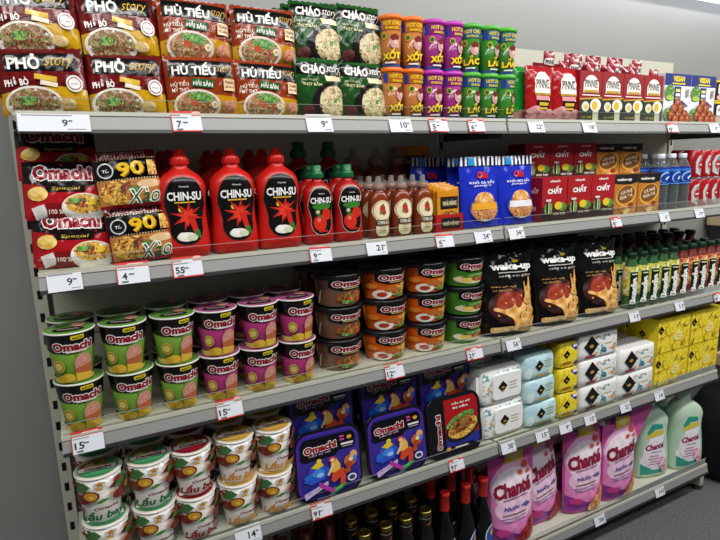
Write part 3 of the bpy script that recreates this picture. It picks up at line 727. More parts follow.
# bowls
def bowl(side, main, kind):
    root = empty('noodle_bowl'); R0, R1, H = .054, .0635, .078
    rr = lambda z: R0+(R1-R0)*min(1, z/H)
    mb = MB(); mb.lathe([(R0-.006, .001), (R0-.003, 0), (R0, .004), (R1, H)], mat(side, 'g'), 48)
    A = Art(mb, lambda x, z, o: ((rr(z)+o)*math.sin(x/.059), -(rr(z)+o)*math.cos(x/.059), z), .37, H, 'g', (.008, 0))
    A.rect(.1, .5, .56, .96, main); A.rect(-.3, .6, .13, .5, '#d0ae58'); A.rect(-.29, .3, .1, .24, '#6b3a20'); A.rect(-.3, .8, .12, .06, '#a0522a')
    A.poly([(-.07, .98), (.27, .98), (.27, .66), (.2, .56), (.02, .56), (-.07, .68)], '#131012')
    A.text('Omachi', .10, .80, .27, .19, '#8a1424', 0, 0, .05, edge='#f2eeea', ed=.07); A.rect(.1, .63, .13, .03, '#c9b05a')
    if kind == 'meat':
        A.ell(.11, .3, .13, .2, F_MEAT()); A.ell(.07, .16, .05, .06, F_GREEN()); A.ell(.19, .2, .05, .1, '#c9581f'); A.poly([(-.17, .1), (-.13, .6), (-.12, .6), (-.15, .1)], '#e0d0b0')
    elif kind == 'egg':
        A.ell(.19, .3, .15, .26, F_NOOD()); A.ell(.1, .3, .06, .1, F_MEAT()); A.ell(-.02, .2, .075, .17, '#e9e4d6'); A.ell(-.02, .2, .04, .09, '#b0381c'); A.ell(.05, .38, .06, .1, '#b5682a'); A.ell(.12, .14, .05, .06, F_GREEN()); A.ell(-.1, .5, .05, .1, '#d9802a')
    else:
        A.ell(.1, .3, .2, .18, '#e0d9b0'); A.ell(.02, .28, .06, .1, '#e3c65a'); A.ell(.12, .32, .07, .12, F_MEAT()); A.ell(.2, .26, .06, .1, '#c9502a'); A.ell(.06, .42, .1, .05, F_GREEN())
    mb.build('bowl', root)
    bk = mat('#151518', 'g'); l = MB()
    l.lathe([(R1+.0005, H-.004), (R1+.0045, H-.0035), (R1+.005, H+.006), (R1+.003, H+.0085), (R1-.003, H+.0095), (R1-.006, H+.0075), (.001, H+.0075)], bk, 64, cap=(False, True))
    for i in range(60):
        a = 2*PI*i/60; x, y = (R1+.0048)*math.sin(a), -(R1+.0048)*math.cos(a); l.box(x-.0011, x+.0011, y-.0011, y+.0011, H-.003, H+.006, bk)
    l.build('lid', root)
    return root
bs = [Proto(bowl('#c9a94e', '#70503f', 'meat'), 'noodle bowl', 'brown noodle bowls'), Proto(bowl('#d0a23a', '#d05a14', 'egg'), 'noodle bowl', 'orange noodle bowls'), Proto(bowl('#5a9a2e', '#3c7a22', 'potato'), 'noodle bowl', 'green noodle bowls')]
bn = ['brown noodle bowl with stewed meat picture', 'orange noodle bowl with egg picture', 'green noodle bowl with potato picture']
for r in range(2):
    for t in range(3):
        for i, (x, k) in enumerate(((.69, 0), (.832, 1), (.972, 1), (1.112, 2))):
            bs[k].put(x+J(.002), .094+r*.138, z2+t*.0885, f'{bn[k]}, {TIER[t].replace("upper","middle").replace("third","top")}, {ROW[r]}' + (', left column' if i == 1 else ', right column' if i == 2 else ''), -.42+J(.06))
# coffee pouches
def coffee():
    P = Pouch(.204, .265, .09, seed=8, crink=.0026, xl=lambda t: -.97+.05*math.sin(t*6)+.03*math.sin(t*17), xr=lambda t: .97-.04*math.sin(t*5)-.025*math.sin(t*15+1), topt=.10, pw=.6)
    mb = MB(); P.body(mb, mat('#0e0c0d', 'f')); A = P.art(mb)
    A.ell(-.02, .34, .40, .22, ramp('red_print', ['#120c0c', '#3a120f', '#7a2018'], 16)); A.ell(-.04, .36, .27, .15, ramp('red_print_core', ['#7a2018', '#a83a22', '#8f2c1c'], 22))
    A.text('wake-up', .02, .80, .78, .10, '#f6f4f0', 0, 0, .05); A.ell(.08, .87, .06, .018, '#d9c42a'); A.rect(.04, .738, .6, .009, '#cfcac4')
    A.text('café sài gòn', .06, .695, .64, .034, '#cfc9c0', 0, 0, .0); A.text('thơm ngất ngây', -.17, .575, .44, .028, '#d9a55a', 0, .2, .0); A.text('vị đậm đà', -.2, .53, .34, .028, '#d9a55a', 0, .2, .0)
    sp = ramp('coffee_splash_print', ['#b06a28', '#d9983f', '#edc07a', '#dc9c48'], 26); hi = mat('#f0cf92', 'f')
    def blob(pts, m):
        n = len(pts); out = []
        for i in range(n):
            p0, p1, p2, p3 = pts[i-1], pts[i], pts[(i+1) % n], pts[(i+2) % n]
            for k in range(5):
                t = k/5; out.append(tuple(.5*(2*b+(c-a)*t+(2*a-5*b+4*c-d)*t*t+(3*b-a-3*c+d)*t**3) for a, b, c, d in zip(p0, p1, p2, p3)))
        A.poly(out, m)
    blob([(.20, .44), (.22, .56), (.205, .60), (.235, .62), (.255, .56), (.29, .57), (.30, .66), (.335, .67), (.34, .56), (.38, .52), (.40, .38), (.45, .24), (.42, .10), (.2, .06), (.0, .10), (-.08, .20), (-.24, .27), (-.36, .30), (-.34, .335), (-.2, .31), (-.08, .33), (-.02, .38), (.03, .32), (.12, .33)], sp)
    blob([(.22, .40), (.25, .50), (.29, .48), (.31, .60), (.33, .50), (.36, .42), (.34, .3), (.26, .3)], hi)
    for x, z in ((-.16, .38), (-.3, .24), (-.05, .42), (.12, .46)): A.ell(x, z, .018, .012, '#dc9c48')
    for x, z in ((.27, .40), (.31, .27), (.16, .22)): A.ell(x, z, .095, .058, '#a8702c'); A.ell(x-.005, z+.004, .082, .05, '#e6b86c'); A.ell(x, z, .055, .032, '#c98f45')
    blob([(-.05, .14), (.1, .2), (.3, .16), (.42, .2), (.42, .08), (.1, .05)], sp)
    wf = food('wafer_picture', ['#d9b575', '#c99a52', '#e6cc98'], 200); A.rect(-.2, .075, .42, .065, wf, .06, .03); A.rect(.18, .055, .36, .05, wf, -.03, .03)
    return mb.build('coffee_pouch')
cof = Proto(coffee(), 'coffee pouch', 'black coffee pouches')
for r in range(3):
    for i, x in enumerate((1.272, 1.484, 1.688)):
        cof.put(x-.008*r+(.012 if r else 0), .062+.076*r, z2, f'black coffee pouch with caramel splash picture, {ROW[r]}, {ORD[i]} of three', .03*(i-1)+J(.03), -.1, .05)
# juice bottles
def juice(liq, fruit, capc='#12321f', low='#2f8a35'):
    root = empty('drink_bottle'); R = .0265; body = clear('bottle_'+liq.strip('#'), liq, .06, .45) if False else mat(liq, 'g')
    pf = [(.021, 0), (R, .004), (R, .022), (R-.0015, .026), (R-.0015, .05), (R, .055), (R, .130), (.0245, .146), (.0165, .172), (.0135, .182), (.0135, .19)]
    mb = MB(); mb.lathe(pf, body, 30); zz = [(z, q) for q, z in pf]
    A = Art(mb, lambda x, z, o: ((interp(zz, z, 1)+o)*math.sin(x/R), -(interp(zz, z, 1)+o)*math.cos(x/R), z), .083, .165, 'g', (.005, .0165))
    A.rect(-.0, .63, 1.9, .64, fruit()); A.rect(.0, .46, .36, .76, '#10261b', r=.06); A.text('Boncha', 0.0, .42, 1.12, .115, '#f4f4ee', PI/2, 0, .08); A.rect(0, .79, .24, .025, '#cfe0c0')
    mb.build('bottle', root)
    c = MB(); c.lathe([(.016, .187), (.0168, .188), (.0168, .203), (.0155, .205), (.002, .205)], mat(capc, 'p'), 24)
    for i in range(16):
        a = 2*PI*i/16; x, y = .0168*math.sin(a), -.0168*math.cos(a); c.box(x-.0006, x+.0006, y-.0006, y+.0006, .19, .202, mat(capc, 'p'))
    c.build('cap', root)
    return root
jg = Proto(juice('#386238', F_CITRUS), 'drink bottle', 'green tea drink bottles'); jr = Proto(juice('#7a3a30', F_BERRY), 'drink bottle', 'red tea drink bottles')
for r in range(2):
    for i in range(10):
        g = i < 5
        (jg if g else jr).put(1.842+.0598*i-.004*r, .044+.058*r, z2, f'{"green" if g else "red"} drink bottle with upright white lettering, {ROW[r]}, {ORD[i if g else i-5]} of its colour', -.35+J(.12))
jb = Proto(juice('#5a3318', lambda: food('brown_label_print', ['#7a5a2a', '#5a4020', '#8f6f38'], 90), '#14181c'), 'drink bottle', 'brown drink bottles at the back')
for r in range(2):
    for i in range(8):
        jb.put(1.85+.076*i, .166+.07*r, z2, f'tall brown drink bottle with black cap, {("nearer", "farther")[r]} back row, {ORD[i]}', J(.2), 0, 0, 1.14)
# ---- fourth shelf
z3 = ZT[3]+.001
def lau(acc, lid2, word='Lẩu bay'):
    root = empty('hotpot_cup'); R0, R1, H = .036, .048, .115
    rr = lambda z: R0+(R1-R0)*z/H
    mb = MB(); mb.lathe([(R0-.004, .001), (R0-.002, 0), (R0, .003), (R1, H)], mat('#e9e6e0', 'g'), 44)
    A = Art(mb, lambda x, z, o: ((rr(z)+o)*math.sin(x/.042), -(rr(z)+o)*math.cos(x/.042), z), .27, H, 'g', (.0062, 0))
    for k in range(-1, 3):
        c = -.03+.27*k
        if k > 1: break
        def z_(v): return .50+(v-.38)*.80
        P = lambda pts, m: A.poly([(c+x*1.3, z_(v)) for x, v in pts], m)
        E_ = lambda x, v, a, b, m: A.ell(c+x*1.3, z_(v), a*1.2, b*.92, m)
        P([(-.10, .66), (-.04, .66), (.0, .82), (-.03, .95), (-.07, .93)], '#4a7f45')
        E_(.045, .86, .035, .07, '#e9e6e0'); A.star(c+.06, z_(.86), .03, '#c9861a', 5); P([(.01, .72), (.05, .78), (.06, .70)], '#e6a82a')
        P([(.085, .70), (.125, .84), (.16, .76), (.13, .64)], '#8a2c1e'); P([(.08, .56), (.13, .62), (.13, .50), (.09, .48)], '#e0b890'); P([(.10, .9), (.15, .95), (.15, .86)], '#6b3a20')
        E_(-.06, .48, .055, .12, '#7a2c20'); E_(-.005, .58, .048, .13, '#6b2018'); E_(-.005, .58, .038, .10, '#e0a02c'); E_(.0, .56, .014, .04, '#f0cf5a')
        P([(.01, .40), (.05, .48), (.09, .44), (.04, .36)], '#4f8a3a'); P([(-.11, .90), (-.08, .96), (-.06, .88), (-.09, .84)], '#a3301e')
    A.text('Omachi', .05, .405, .14, .06, '#6b1420', .02, 0, .04); A.text(word, .03, .24, .27, .22, acc, .02, .22, .045)
    mb.build('cup', root)
    l = MB(); l.lathe([(R1+.0005, H-.003), (R1+.0025, H-.001), (R1+.0025, H+.0008), (R1, H+.0018)], mat('#e6e2d8', 'g'), 44, cap=(False, False))
    l.lathe([(R1+.001, H+.0012), (R1-.002, H+.0022), (.001, H+.0024)], mat('#d9d2c0', 'g'), 44, cap=(False, True))
    B = Art(l, lambda x, z, o: (x, z, H+.0024+o), .09, .09, 'g')
    B.ell(0, 0, .485, .485, lid2); B.ell(-.08, .12, .37, .30, F_MEAT(), rot=.3); B.ell(-.2, .1, .12, .1, '#c9b487'); B.ell(-.05, .2, .1, .07, '#5a8a35'); B.ell(.28, .2, .14, .12, lid2); B.ell(0, -.30, .36, .12, lid2); B.rect(0, -.10, .86, .19, '#f0ece2', .1, .05); B.text('Omachi', .02, -.10, .6, .13, '#6b1420', .1, 0, .04)
    l.build('lid', root)
    return root
lg = Proto(lau('#2f6b42', '#4a9a68'), 'noodle cup', 'white hotpot noodle cups with green lettering'); lr = Proto(lau('#8a1c24', '#8f1c2a'), 'noodle cup', 'white hotpot noodle cups with red lettering'); lo = Proto(lau('#d08a2c', '#d0a44a'), 'noodle cup', 'white hotpot noodle cups with orange lettering')
for r in range(2):
    for t in (0, 1):
        for P, w, xs in ((lg, 'green', (.064, .170)), (lr, 'dark red', (.270,)), (lo, 'orange', (.371, .472))):
            for i, x in enumerate(xs):
                P.put(x+J(.003)+.003*r, .058+.100*r, z3+t*.1195, f'white hotpot noodle cup with {w} lettering, {TIER[t]}, {ROW[r]}' + (f', {"left" if i==0 else "right"} column' if len(xs) > 1 else ''), J(.12)-.12, 0, J(.02)*t)
# trays
def tray(kind):
    root = empty('meal_tray'); W, H, D = .196, .191, .052
    def ring(w, h, y, n=8, q=.04):
        v = []
        for (X, Y, a) in ((w/2-q, h/2-q, 0), (-w/2+q, h/2-q, PI/2), (-w/2+q, -h/2+q, PI), (w/2-q, -h/2+q, 1.5*PI)):
            for i in range(n): v.append((X+q*math.cos(a+i*PI/2/(n-1)), y, H/2+Y+q*math.sin(a+i*PI/2/(n-1))))
        return v
    bk = mat('#141317', 'g'); mb = MB()
    mb.loft([ring(W, H, 0), ring(W+.004, H+.0, .003), ring(W+.004, H, .007), ring(W-.010, H-.010, .009), ring(W-.036, H-.036, D-.004), ring(W-.044, H-.044, D)][::-1], bk)
    mb.build('tray', root)
    lb = MB(); Wl, Hl = W-.012, H-.012
    A = Art(lb, lambda x, z, o: (x, -o-.0006, z+.006), Wl, Hl, 'g')
    rim = lambda g, m: A.put([(x*(Wl-g)/W, (z-H/2)*(Hl-g)/H+Hl/2) for x, y, z in ring(W, H, 0)], [tuple(range(32))], m)
    if kind == 'comic':
        rim(0, '#4a2a9c'); rim(.012, '#2d2a86'); A.rect(0, .55, .93, .5, '#3a2f8f')
        A.poly([(-.44, .84), (-.38, .93), (.40, .93), (.44, .86), (.44, .72), (.4, .66), (.16, .66), (.1, .60), (-.4, .58), (-.45, .63)], '#100e14')
        A.text('Omachi', -.13, .77, .5, .10, '#8f1220', .06, 0, .05, edge='#f2eeea', ed=.06); A.text('Lẩu tự sôi', -.14, .68, .34, .045, '#c9a0c0', .05, 0, .02)
        A.rect(.22, .87, .07, .03, '#c04a9a', r=.01); A.rect(.22, .82, .07, .03, '#c04a9a', r=.01); A.ell(.34, .84, .04, .03, '#e0a52a'); A.rect(.3, .75, .2, .03, '#e6e2e0'); A.rect(.3, .71, .17, .015, '#a09aa0')
        # comic riders: a crouching red-haired figure in yellow and red, a blue dragon-like swirl, an orange animal shape
        A.poly([(-.42, .30), (-.3, .52), (-.1, .50), (.0, .42), (-.1, .28), (-.3, .24)], '#2a55c8'); A.ell(-.2, .40, .11, .06, '#3f86dc'); A.ell(-.34, .36, .07, .045, '#2a66cc'); A.ell(-.16, .36, .06, .035, '#8fc0ee'); A.ell(-.3, .44, .05, .02, '#5a3ab0')
        A.poly([(-.3, .5), (-.16, .6), (-.1, .5), (-.2, .46)], '#e3c22a'); A.ell(-.17, .585, .04, .03, '#e6cc3a')
        A.poly([(.0, .36), (.02, .54), (.1, .57), (.16, .46), (.16, .34)], '#e8b84a'); A.ell(.04, .56, .06, .045, '#c03a24'); A.ell(.04, .55, .035, .03, '#efc6a4'); A.poly([(.02, .34), (.2, .40), (.25, .32), (.22, .14), (.14, .14), (.15, .26), (.05, .2), (.0, .24)], '#d0452c')
        A.poly([(-.06, .34), (.04, .50), (.07, .48), (-.03, .32)], '#efc6a4')
        A.ell(.32, .48, .1, .09, '#c4612c'); A.ell(.38, .56, .06, .07, '#e2a468'); A.ell(.3, .42, .06, .05, '#a8441e'); A.ell(.33, .5, .035, .03, '#f0d8b8'); A.ell(.4, .5, .03, .05, '#4a7ac8'); A.ell(.27, .34, .05, .04, '#b04c22')
        A.ell(.1, .10, .15, .035, '#2f8a3c', rot=.35); A.ell(.1, .11, .1, .015, '#6abf5a', rot=.35)
        A.ell(.33, .22, .075, .058, '#dcdce0'); A.ell(.33, .22, .05, .035, '#3a3a5a')
        A.poly([(-.44, .14), (-.06, .26), (-.06, .2), (-.42, .05)], '#c9b4dc'); A.text('LẨU TỰ SÔI', -.25, .165, .3, .03, '#3a2a6a', .26, .1, .02); A.poly([(-.2, .28), (.05, .1), (.0, .06), (-.2, .2)], '#b0369a')
        A.rect(-.1, .03, .3, .01, '#8f8ac0')
    else:
        rim(0, '#17151c'); A.poly([(-.2, .97), (.4, .97), (.47, .86), (.47, .3), (-.2, .3)], '#a8181c'); A.poly([(-.2, .3), (.47, .3), (.47, .14), (.36, .03), (-.25, .03)], '#2a2f86')
        A.rect(-.33, .5, .26, .8, '#121116'); A.text('Omachi', -.33, .42, .62, .085, '#8f1220', PI/2, 0, .05, edge='#f2eeea', ed=.06)
        A.text('Lẩu tự sôi', .14, .88, .36, .05, '#f2e6e0', 0, 0, .03); A.text('Bò hầm', .12, .81, .3, .045, '#f2e6e0', 0, 0, .03)
        A.ell(.1, .58, .3, .1, F_GREEN(), rot=.3); A.ell(.14, .42, .34, .2, '#1c1a1e', rot=.25); A.ell(.14, .44, .31, .17, F_NOOD(), rot=.25); A.ell(.13, .49, .21, .12, F_MEAT(), rot=.25)
        A.poly([(-.45, .14), (.3, .16), (.4, .1), (.3, .04), (-.3, .04)], '#141319'); A.ell(-.18, .12, .045, .035, '#d09a3a'); A.rect(.08, .12, .26, .025, '#d9d0c0')
    lb.build('label', root)
    return root
tc_ = Proto(tray('comic'), 'meal tray', 'purple self-heating meal trays'); tr_ = Proto(tray('red'), 'meal tray', 'red self-heating meal trays')
for i, x in enumerate((.616, .838)):
    tc_.put(x, .018, z3+.001, f'purple and black meal tray with cartoon riders at the front, {"left" if i==0 else "right"} column', -.02+J(.03), -.13, (.02, -.02)[i])
tr_.put(1.046, .018, z3+.001, 'black meal tray with red label and noodle bowl picture', -.04, -.13, -.02)
for i, x in enumerate((.632, .852, 1.056)):
    c_ = ('left column', 'middle column', 'right column')[i]
    for q in (0, 1): tc_.put(x, .285, z3+.053+.053*q, f'black meal tray lying flat under the back trays, {("lower", "upper")[q]} one, {c_}', 0, -PI/2)
    for r in (0, 1): tc_.put(x+.004*r, .088+.085*r, z3+.107, f'purple meal tray with cartoon riders standing at the back, {("second row", "third row")[r]}, {c_}', J(.03), -.10, J(.02))
# wipes and tissues
def wipes():
    W, H, D = .19, .118, .075; mb = MB(); m = mat('#eceeea', 'f'); root = empty('wipes_pack')
    P = 20
    mb.sup([(0, .072, .03), (.006, .088, .036), (.03, .0925, .0385), (.06, .0935, .0395), (.09, .0925, .0385), (.112, .088, .035), (.118, .074, .028)], m, 5, 56)
    n0 = len(mb.v)
    prof = [(0, .072, .03), (.006, .088, .036), (.03, .0925, .0385), (.06, .0935, .0395), (.09, .0925, .0385), (.112, .088, .035), (.118, .074, .028)]
    A = Art(mb, sup_map(prof, 5), W, H, 'f', .01)
    A.rect(0, .5, .86, .84, F_FLORAL(), r=.05)
    mb.build('wrapper', root)
    # crimped ends
    for q in (-1, 1):
        e = MB(); e.v += [(q*.091, -.028, .02), (q*.105, -.03, .012), (q*.105, .03, .012), (q*.091, .028, .02), (q*.091, .028, .1), (q*.105, .03, .106), (q*.105, -.03, .106), (q*.091, -.028, .1)]
        e.face((0, 1, 6, 7), m); e.face((1, 2, 5, 6), m); e.face((2, 3, 4, 5), m); e.build('end_seal', root)
    l = MB(); l.sup([(.0, .06, .042), (.001, .062, .043)], mat('#f2f2ee', 'p'), 6, 40)
    l = MB(); pr = [(-.058, .036, 0), (.058, .036, 0)]
    def plate(w, h, y, q=.014):
        v = []
        for (X, Y, a) in ((w/2-q, h/2-q, 0), (-w/2+q, h/2-q, PI/2), (-w/2+q, -h/2+q, PI), (w/2-q, -h/2+q, 1.5*PI)):
            for i in range(6): v.append((.012+X+q*math.cos(a+i*PI/10), y, .06+Y+q*math.sin(a+i*PI/10)))
        return v
    l.loft([plate(.122, .086, -.036), plate(.122, .086, -.0435), plate(.118, .082, -.0455)], mat('#f0f0ee', 'p'), cap=(False, True), smooth=False)
    B = Art(l, lambda x, z, o: (x+.012, -.0455-o, z+.06), .1, .07, 'c')
    B.rect(-.2, .0, .28, .4, '#14110c', PI/4); B.ell(-.2, -.04, .07, .05, '#b5913a'); B.rect(-.2, -.2, .12, .04, '#d9b84a'); B.lines(.22, 0, .36, .3, 3, '#c9b88a')
    l.build('flip_lid', root)
    return root
wi = Proto(wipes(), 'wipes pack', 'white packs of wipes')
for r in range(3):
    for t in (0, 1):
        wi.put(1.252-.012*t-.01*r+(-.03 if r else 0), .072+.088*r, z3+t*.119, f'white floral wipes pack with flip lid, {"lower" if t==0 else "upper"} one, {ROW[r]}', J(.04)-.02, -.03)
def soft_pack(W, H, D, base, art, name, n=5):
    q = .5 if n > 6 else 1; prof = [(0, W/2-.014*q, D/2-.010*q), (.005*q, W/2-.004*q, D/2-.003*q), (H*.3, W/2, D/2), (H*.7, W/2, D/2), (H-.005*q, W/2-.004*q, D/2-.003*q), (H, W/2-.014*q, D/2-.010*q)]
    mb = MB(); mb.sup(prof, mat(base, 'f'), n, 56); art(Art(mb, sup_map(prof, n), W, H, 'f', (.009, H/9))); return mb.build(name)
def diamond(A, x, z, s=1):
    s *= 1.35; A.rect(x, z, .19*s, .19*s*A.W/A.H, '#15120e', PI/4); A.ell(x, z-.02, .04*s, .022*s*A.W/A.H, '#b5953f')
def art_lb(A):
    A.ell(-.3, .75, .15, .14, '#b9dbe8'); A.ell(.32, .82, .14, .1, '#b9dbe8'); A.ell(.36, .25, .13, .16, '#dfe9c8'); A.ell(-.38, .3, .1, .2, '#dff0ee')
    diamond(A, -.06, .55, .75); A.lines(.22, .6, .26, .24, 3, '#a9a58a'); A.rect(.0, .16, .26, .1, '#b5a24a', 0, .03)
lbp = Proto(soft_pack(.142, .086, .07, '#bfe0e0', art_lb, 'wipes_pack'), 'wipes pack', 'pale blue packs of wipes')
for r in (0, 1, 2):
    for t in (0, 1, 2):
        if r == 2 and t == 2: continue
        lbp.put(1.412-.010*t+.004*r, .058+.078*r, z3+t*.0865, f'pale blue wipes pack, {["bottom","middle","top"][t]} one, {ROW[r]}', J(.05), -.02)
def art_yp(A):
    A.rect(0, .5, .86, .9, F_YEL()); A.poly([(.08, .98), (.48, .98), (.48, .70), (.3, .66), (.1, .82)], '#3a2a86'); A.rect(.3, .84, .24, .1, '#e6e2f0')
    diamond(A, -.12, .55, .9); A.rect(-.1, .22, .4, .1, '#b06a1c'); A.ell(.34, .18, .07, .08, '#3a2a86')
yp = Proto(soft_pack(.098, .092, .06, '#dcc21a', art_yp, 'wipes_pack'), 'wipes pack', 'small yellow packs of wipes')
for r in (0, 1, 2):
    for t in (0, 1, 2):
        yp.put(1.533-.006*t, .052+.068*r, z3+t*.0925, f'small yellow wipes pack with purple corner, {["bottom","middle","top"][t]} one, {ROW[r]}', J(.03))
def art_ti(A):
    A.rect(.17, .48, .52, .74, F_FLORAL()); A.ell(.22, .5, .14, .2, '#f0f1ee'); A.rect(.22, .5, .2, .05, '#c9a95a'); A.ell(.1, .3, .07, .09, '#4a8a96'); A.ell(.36, .3, .06, .08, '#e3a25a'); A.ell(.14, .22, .05, .05, '#2f7a80')
    diamond(A, -.22, .55, 1.0); A.rect(-.24, .14, .26, .1, '#8f2f3c', 0, .02)
tis = Proto(soft_pack(.2, .096, .1, '#eeeeea', art_ti, 'tissue_pack', 11), 'tissue pack', 'white packs of tissues')
for r in (0, 1):
    for i, (x, n) in enumerate(((1.688, 3), (1.893, 2))):
        for t in range(n):
            tis.put(x+(-.008*t if i == 0 else 0), .072+.108*r, z3+t*.0965, f'white floral tissue pack, {["bottom","second","third"][t]} one of the {"left" if i==0 else "right"} stack, {ROW[r]}', J(.03))
def art_yx(A):
    A.rect(0, .5, 1, 1, '#a8880c'); A.rect(0, .5, .985, .98, F_YEL())
    diamond(A, -.4, .68, .5); A.rect(-.38, .45, .07, .1, '#c9861c'); A.ell(-.2, .62, .06, .18, '#c9a010', rot=.5); A.ell(-.2, .62, .045, .14, '#eed93a', rot=.5)
    A.ell(.12, .42, .13, .14, '#f2e48a', rot=.2); A.lines(.12, .42, .14, .08, 2, '#b5861c'); A.ell(.02, .14, .07, .12, '#c9a010'); A.ell(.02, .14, .05, .09, '#efd834'); A.ell(.3, .2, .06, .1, '#caa414'); A.ell(.36, .75, .09, .08, '#caa414'); A.ell(.36, .75, .07, .06, '#eed93a')
    A.rect(-.43, .12, .03, .2, '#4a3a10', -.2); A.rect(.1, .78, .02, .2, '#5a4810', -.6)
def side_yx(A): diamond(A, 0, .5, .7); A.rect(-.25, .2, .2, .1, '#c9a010')
yx = Proto(box_mesh(.212, .137, .125, '#e8d21e', art_yx, 'tissue_carton', side=side_yx, top='#d0bc1c'), 'tissue carton', 'yellow cartons of tissues')
for i, x in enumerate((2.106, 2.300)):
    pass
for r in (0, 1):
    for i, x in enumerate((2.104, 2.309)):
        for t in (0, 1):
            yx.put(x-(.0 if i == 0 else -.004)+(-.022*r), .026+.127*r, z3+t*.138, f'yellow patterned tissue carton, {"lower" if t==0 else "upper"} {"left" if i==0 else "right"} one, {ROW[r]}', J(.01), sc=(.955, 1, 1))
    
# ---- bottom shelf
z4 = ZT[4]+.001
GOLD = mat('#8f7d42', 's').copy(); GOLD.name = 'gold_cap_metal'; GOLD.node_tree.nodes['Principled BSDF'].inputs['Metallic'].default_value = 1; GOLD.node_tree.nodes['Principled BSDF'].inputs['Roughness'].default_value = .3
def glass(col, capc, H, R, neck, lab, foil=False):
    root = empty('glass_bottle'); m = mat(col, 'g')
    sh = H*neck
    mb = MB(); mb.lathe([(R-.004, 0), (R, .004), (R, sh*.8), (R*.93, sh*.9), (R*.62, sh*1.06), (.0155, sh*1.22), (.0135, H-.03), (.0145, H-.028), (.0145, H-.012)] if foil else [(R-.004, 0), (R, .004), (R, sh*.95), (R*.93, sh*1.05), (.0205, sh*1.2), (.019, sh*1.25), (.019, H-.016)], m, 28); mb.build('bottle', root)
    lb = MB(); A = Art(lb, lambda x, z, o: ((R+o)*math.sin(x/R), -(R+o)*math.cos(x/R), z), R*3, sh*.8, 'c', (.006, 0)); lab(A)
    if not foil:
        nb = MB(); B = Art(nb, lambda x, z, o: ((.0192+o)*math.sin(x/.0195), -(.0192+o)*math.cos(x/.0195), z), .06, .03, 'c', (.004, 0), z0=H-.05); B.rect(0, .5, 1.9, .9, '#1c1814'); B.rect(0, .85, 1.2, .08, '#8f8a7a'); B.poly([(-.1, .2), (.2, .5), (.3, .5), (.1, .2)], '#c0562c'); nb.build('neck_label', root)
    lb.build('label', root)
    c = MB(); cm = mat(capc, 'p')
    if foil: c.lathe([(.0168, H-.062), (.0172, H-.06), (.0160, H-.012), (.0172, H-.011), (.0172, H-.001), (.0155, H), (.002, H)], cm, 24)
    else:
        c.lathe([(.0205, H-.017), (.0215, H-.016), (.0215, H-.003), (.0185, H), (.015, H+.0005), (.0145, H-.001), (.002, H-.001)], GOLD, 28)
    c.build('cap', root); return root
def lab_oval(A): A.rect(0, .5, .7, .7, '#14161c', r=.1); A.ell(0, .66, .28, .26, '#dfe6ea'); A.ell(0, .66, .24, .22, '#2a5aa8'); A.ell(0, .72, .1, .08, '#e0b52a'); A.rect(0, .3, .5, .16, '#d9dde0', 0, .05); A.ell(.2, .35, .12, .08, '#c0502a')
def lab_dark(A): A.rect(0, .55, .9, .7, '#1e1a16', r=.05); A.lines(0, .6, .5, .2, 2, '#8f8a80'); A.ell(.2, .35, .18, .06, '#c05a32', rot=.5)
gold = Proto(glass('#0f0c0a', '#8a7a3a', .25, .031, .66, lab_dark), 'sauce bottle', 'dark bottles with gold caps')
gs = [(x+.004*r, .065+.0735*r) for r in range(3) for x in (.738, .811, .884, .957)]
for k, (x, y) in enumerate(gs): gold.put(x-.01*(k//4), y, z4, f'dark glass bottle with gold cap, {ROW[k//4]}, {ORD[k%4]}', J(.6))
redb = Proto(glass('#0c090a', '#c2261c', .29, .036, .62, lab_oval, True), 'glass bottle', 'dark bottles with red neck foil')
for r in range(3):
    for i, x in enumerate((1.028, 1.112, 1.196)):
        if r == 0 and i == 2: x = 1.190
        redb.put(x-(.006 if i==2 else 0), .058+.078*r, z4, f'dark glass bottle with red sealed neck, {ROW[r]}, {ORD[i]} of three', .4+J(.3), 0, 0, (.93, .93, 1))
drk = Proto(glass('#120a0a', '#5e1612', .28, .034, .64, lab_oval, True), 'glass bottle', 'dark bottles with brownish red necks')
for r in range(2):
    for i, x in enumerate((.50, .575, .65)):
        drk.put(x, .12+.08*r, z4, f'dark bottle with brownish red neck left of gold capped ones, {ROW[r]}, {ORD[i]}', J(.5))
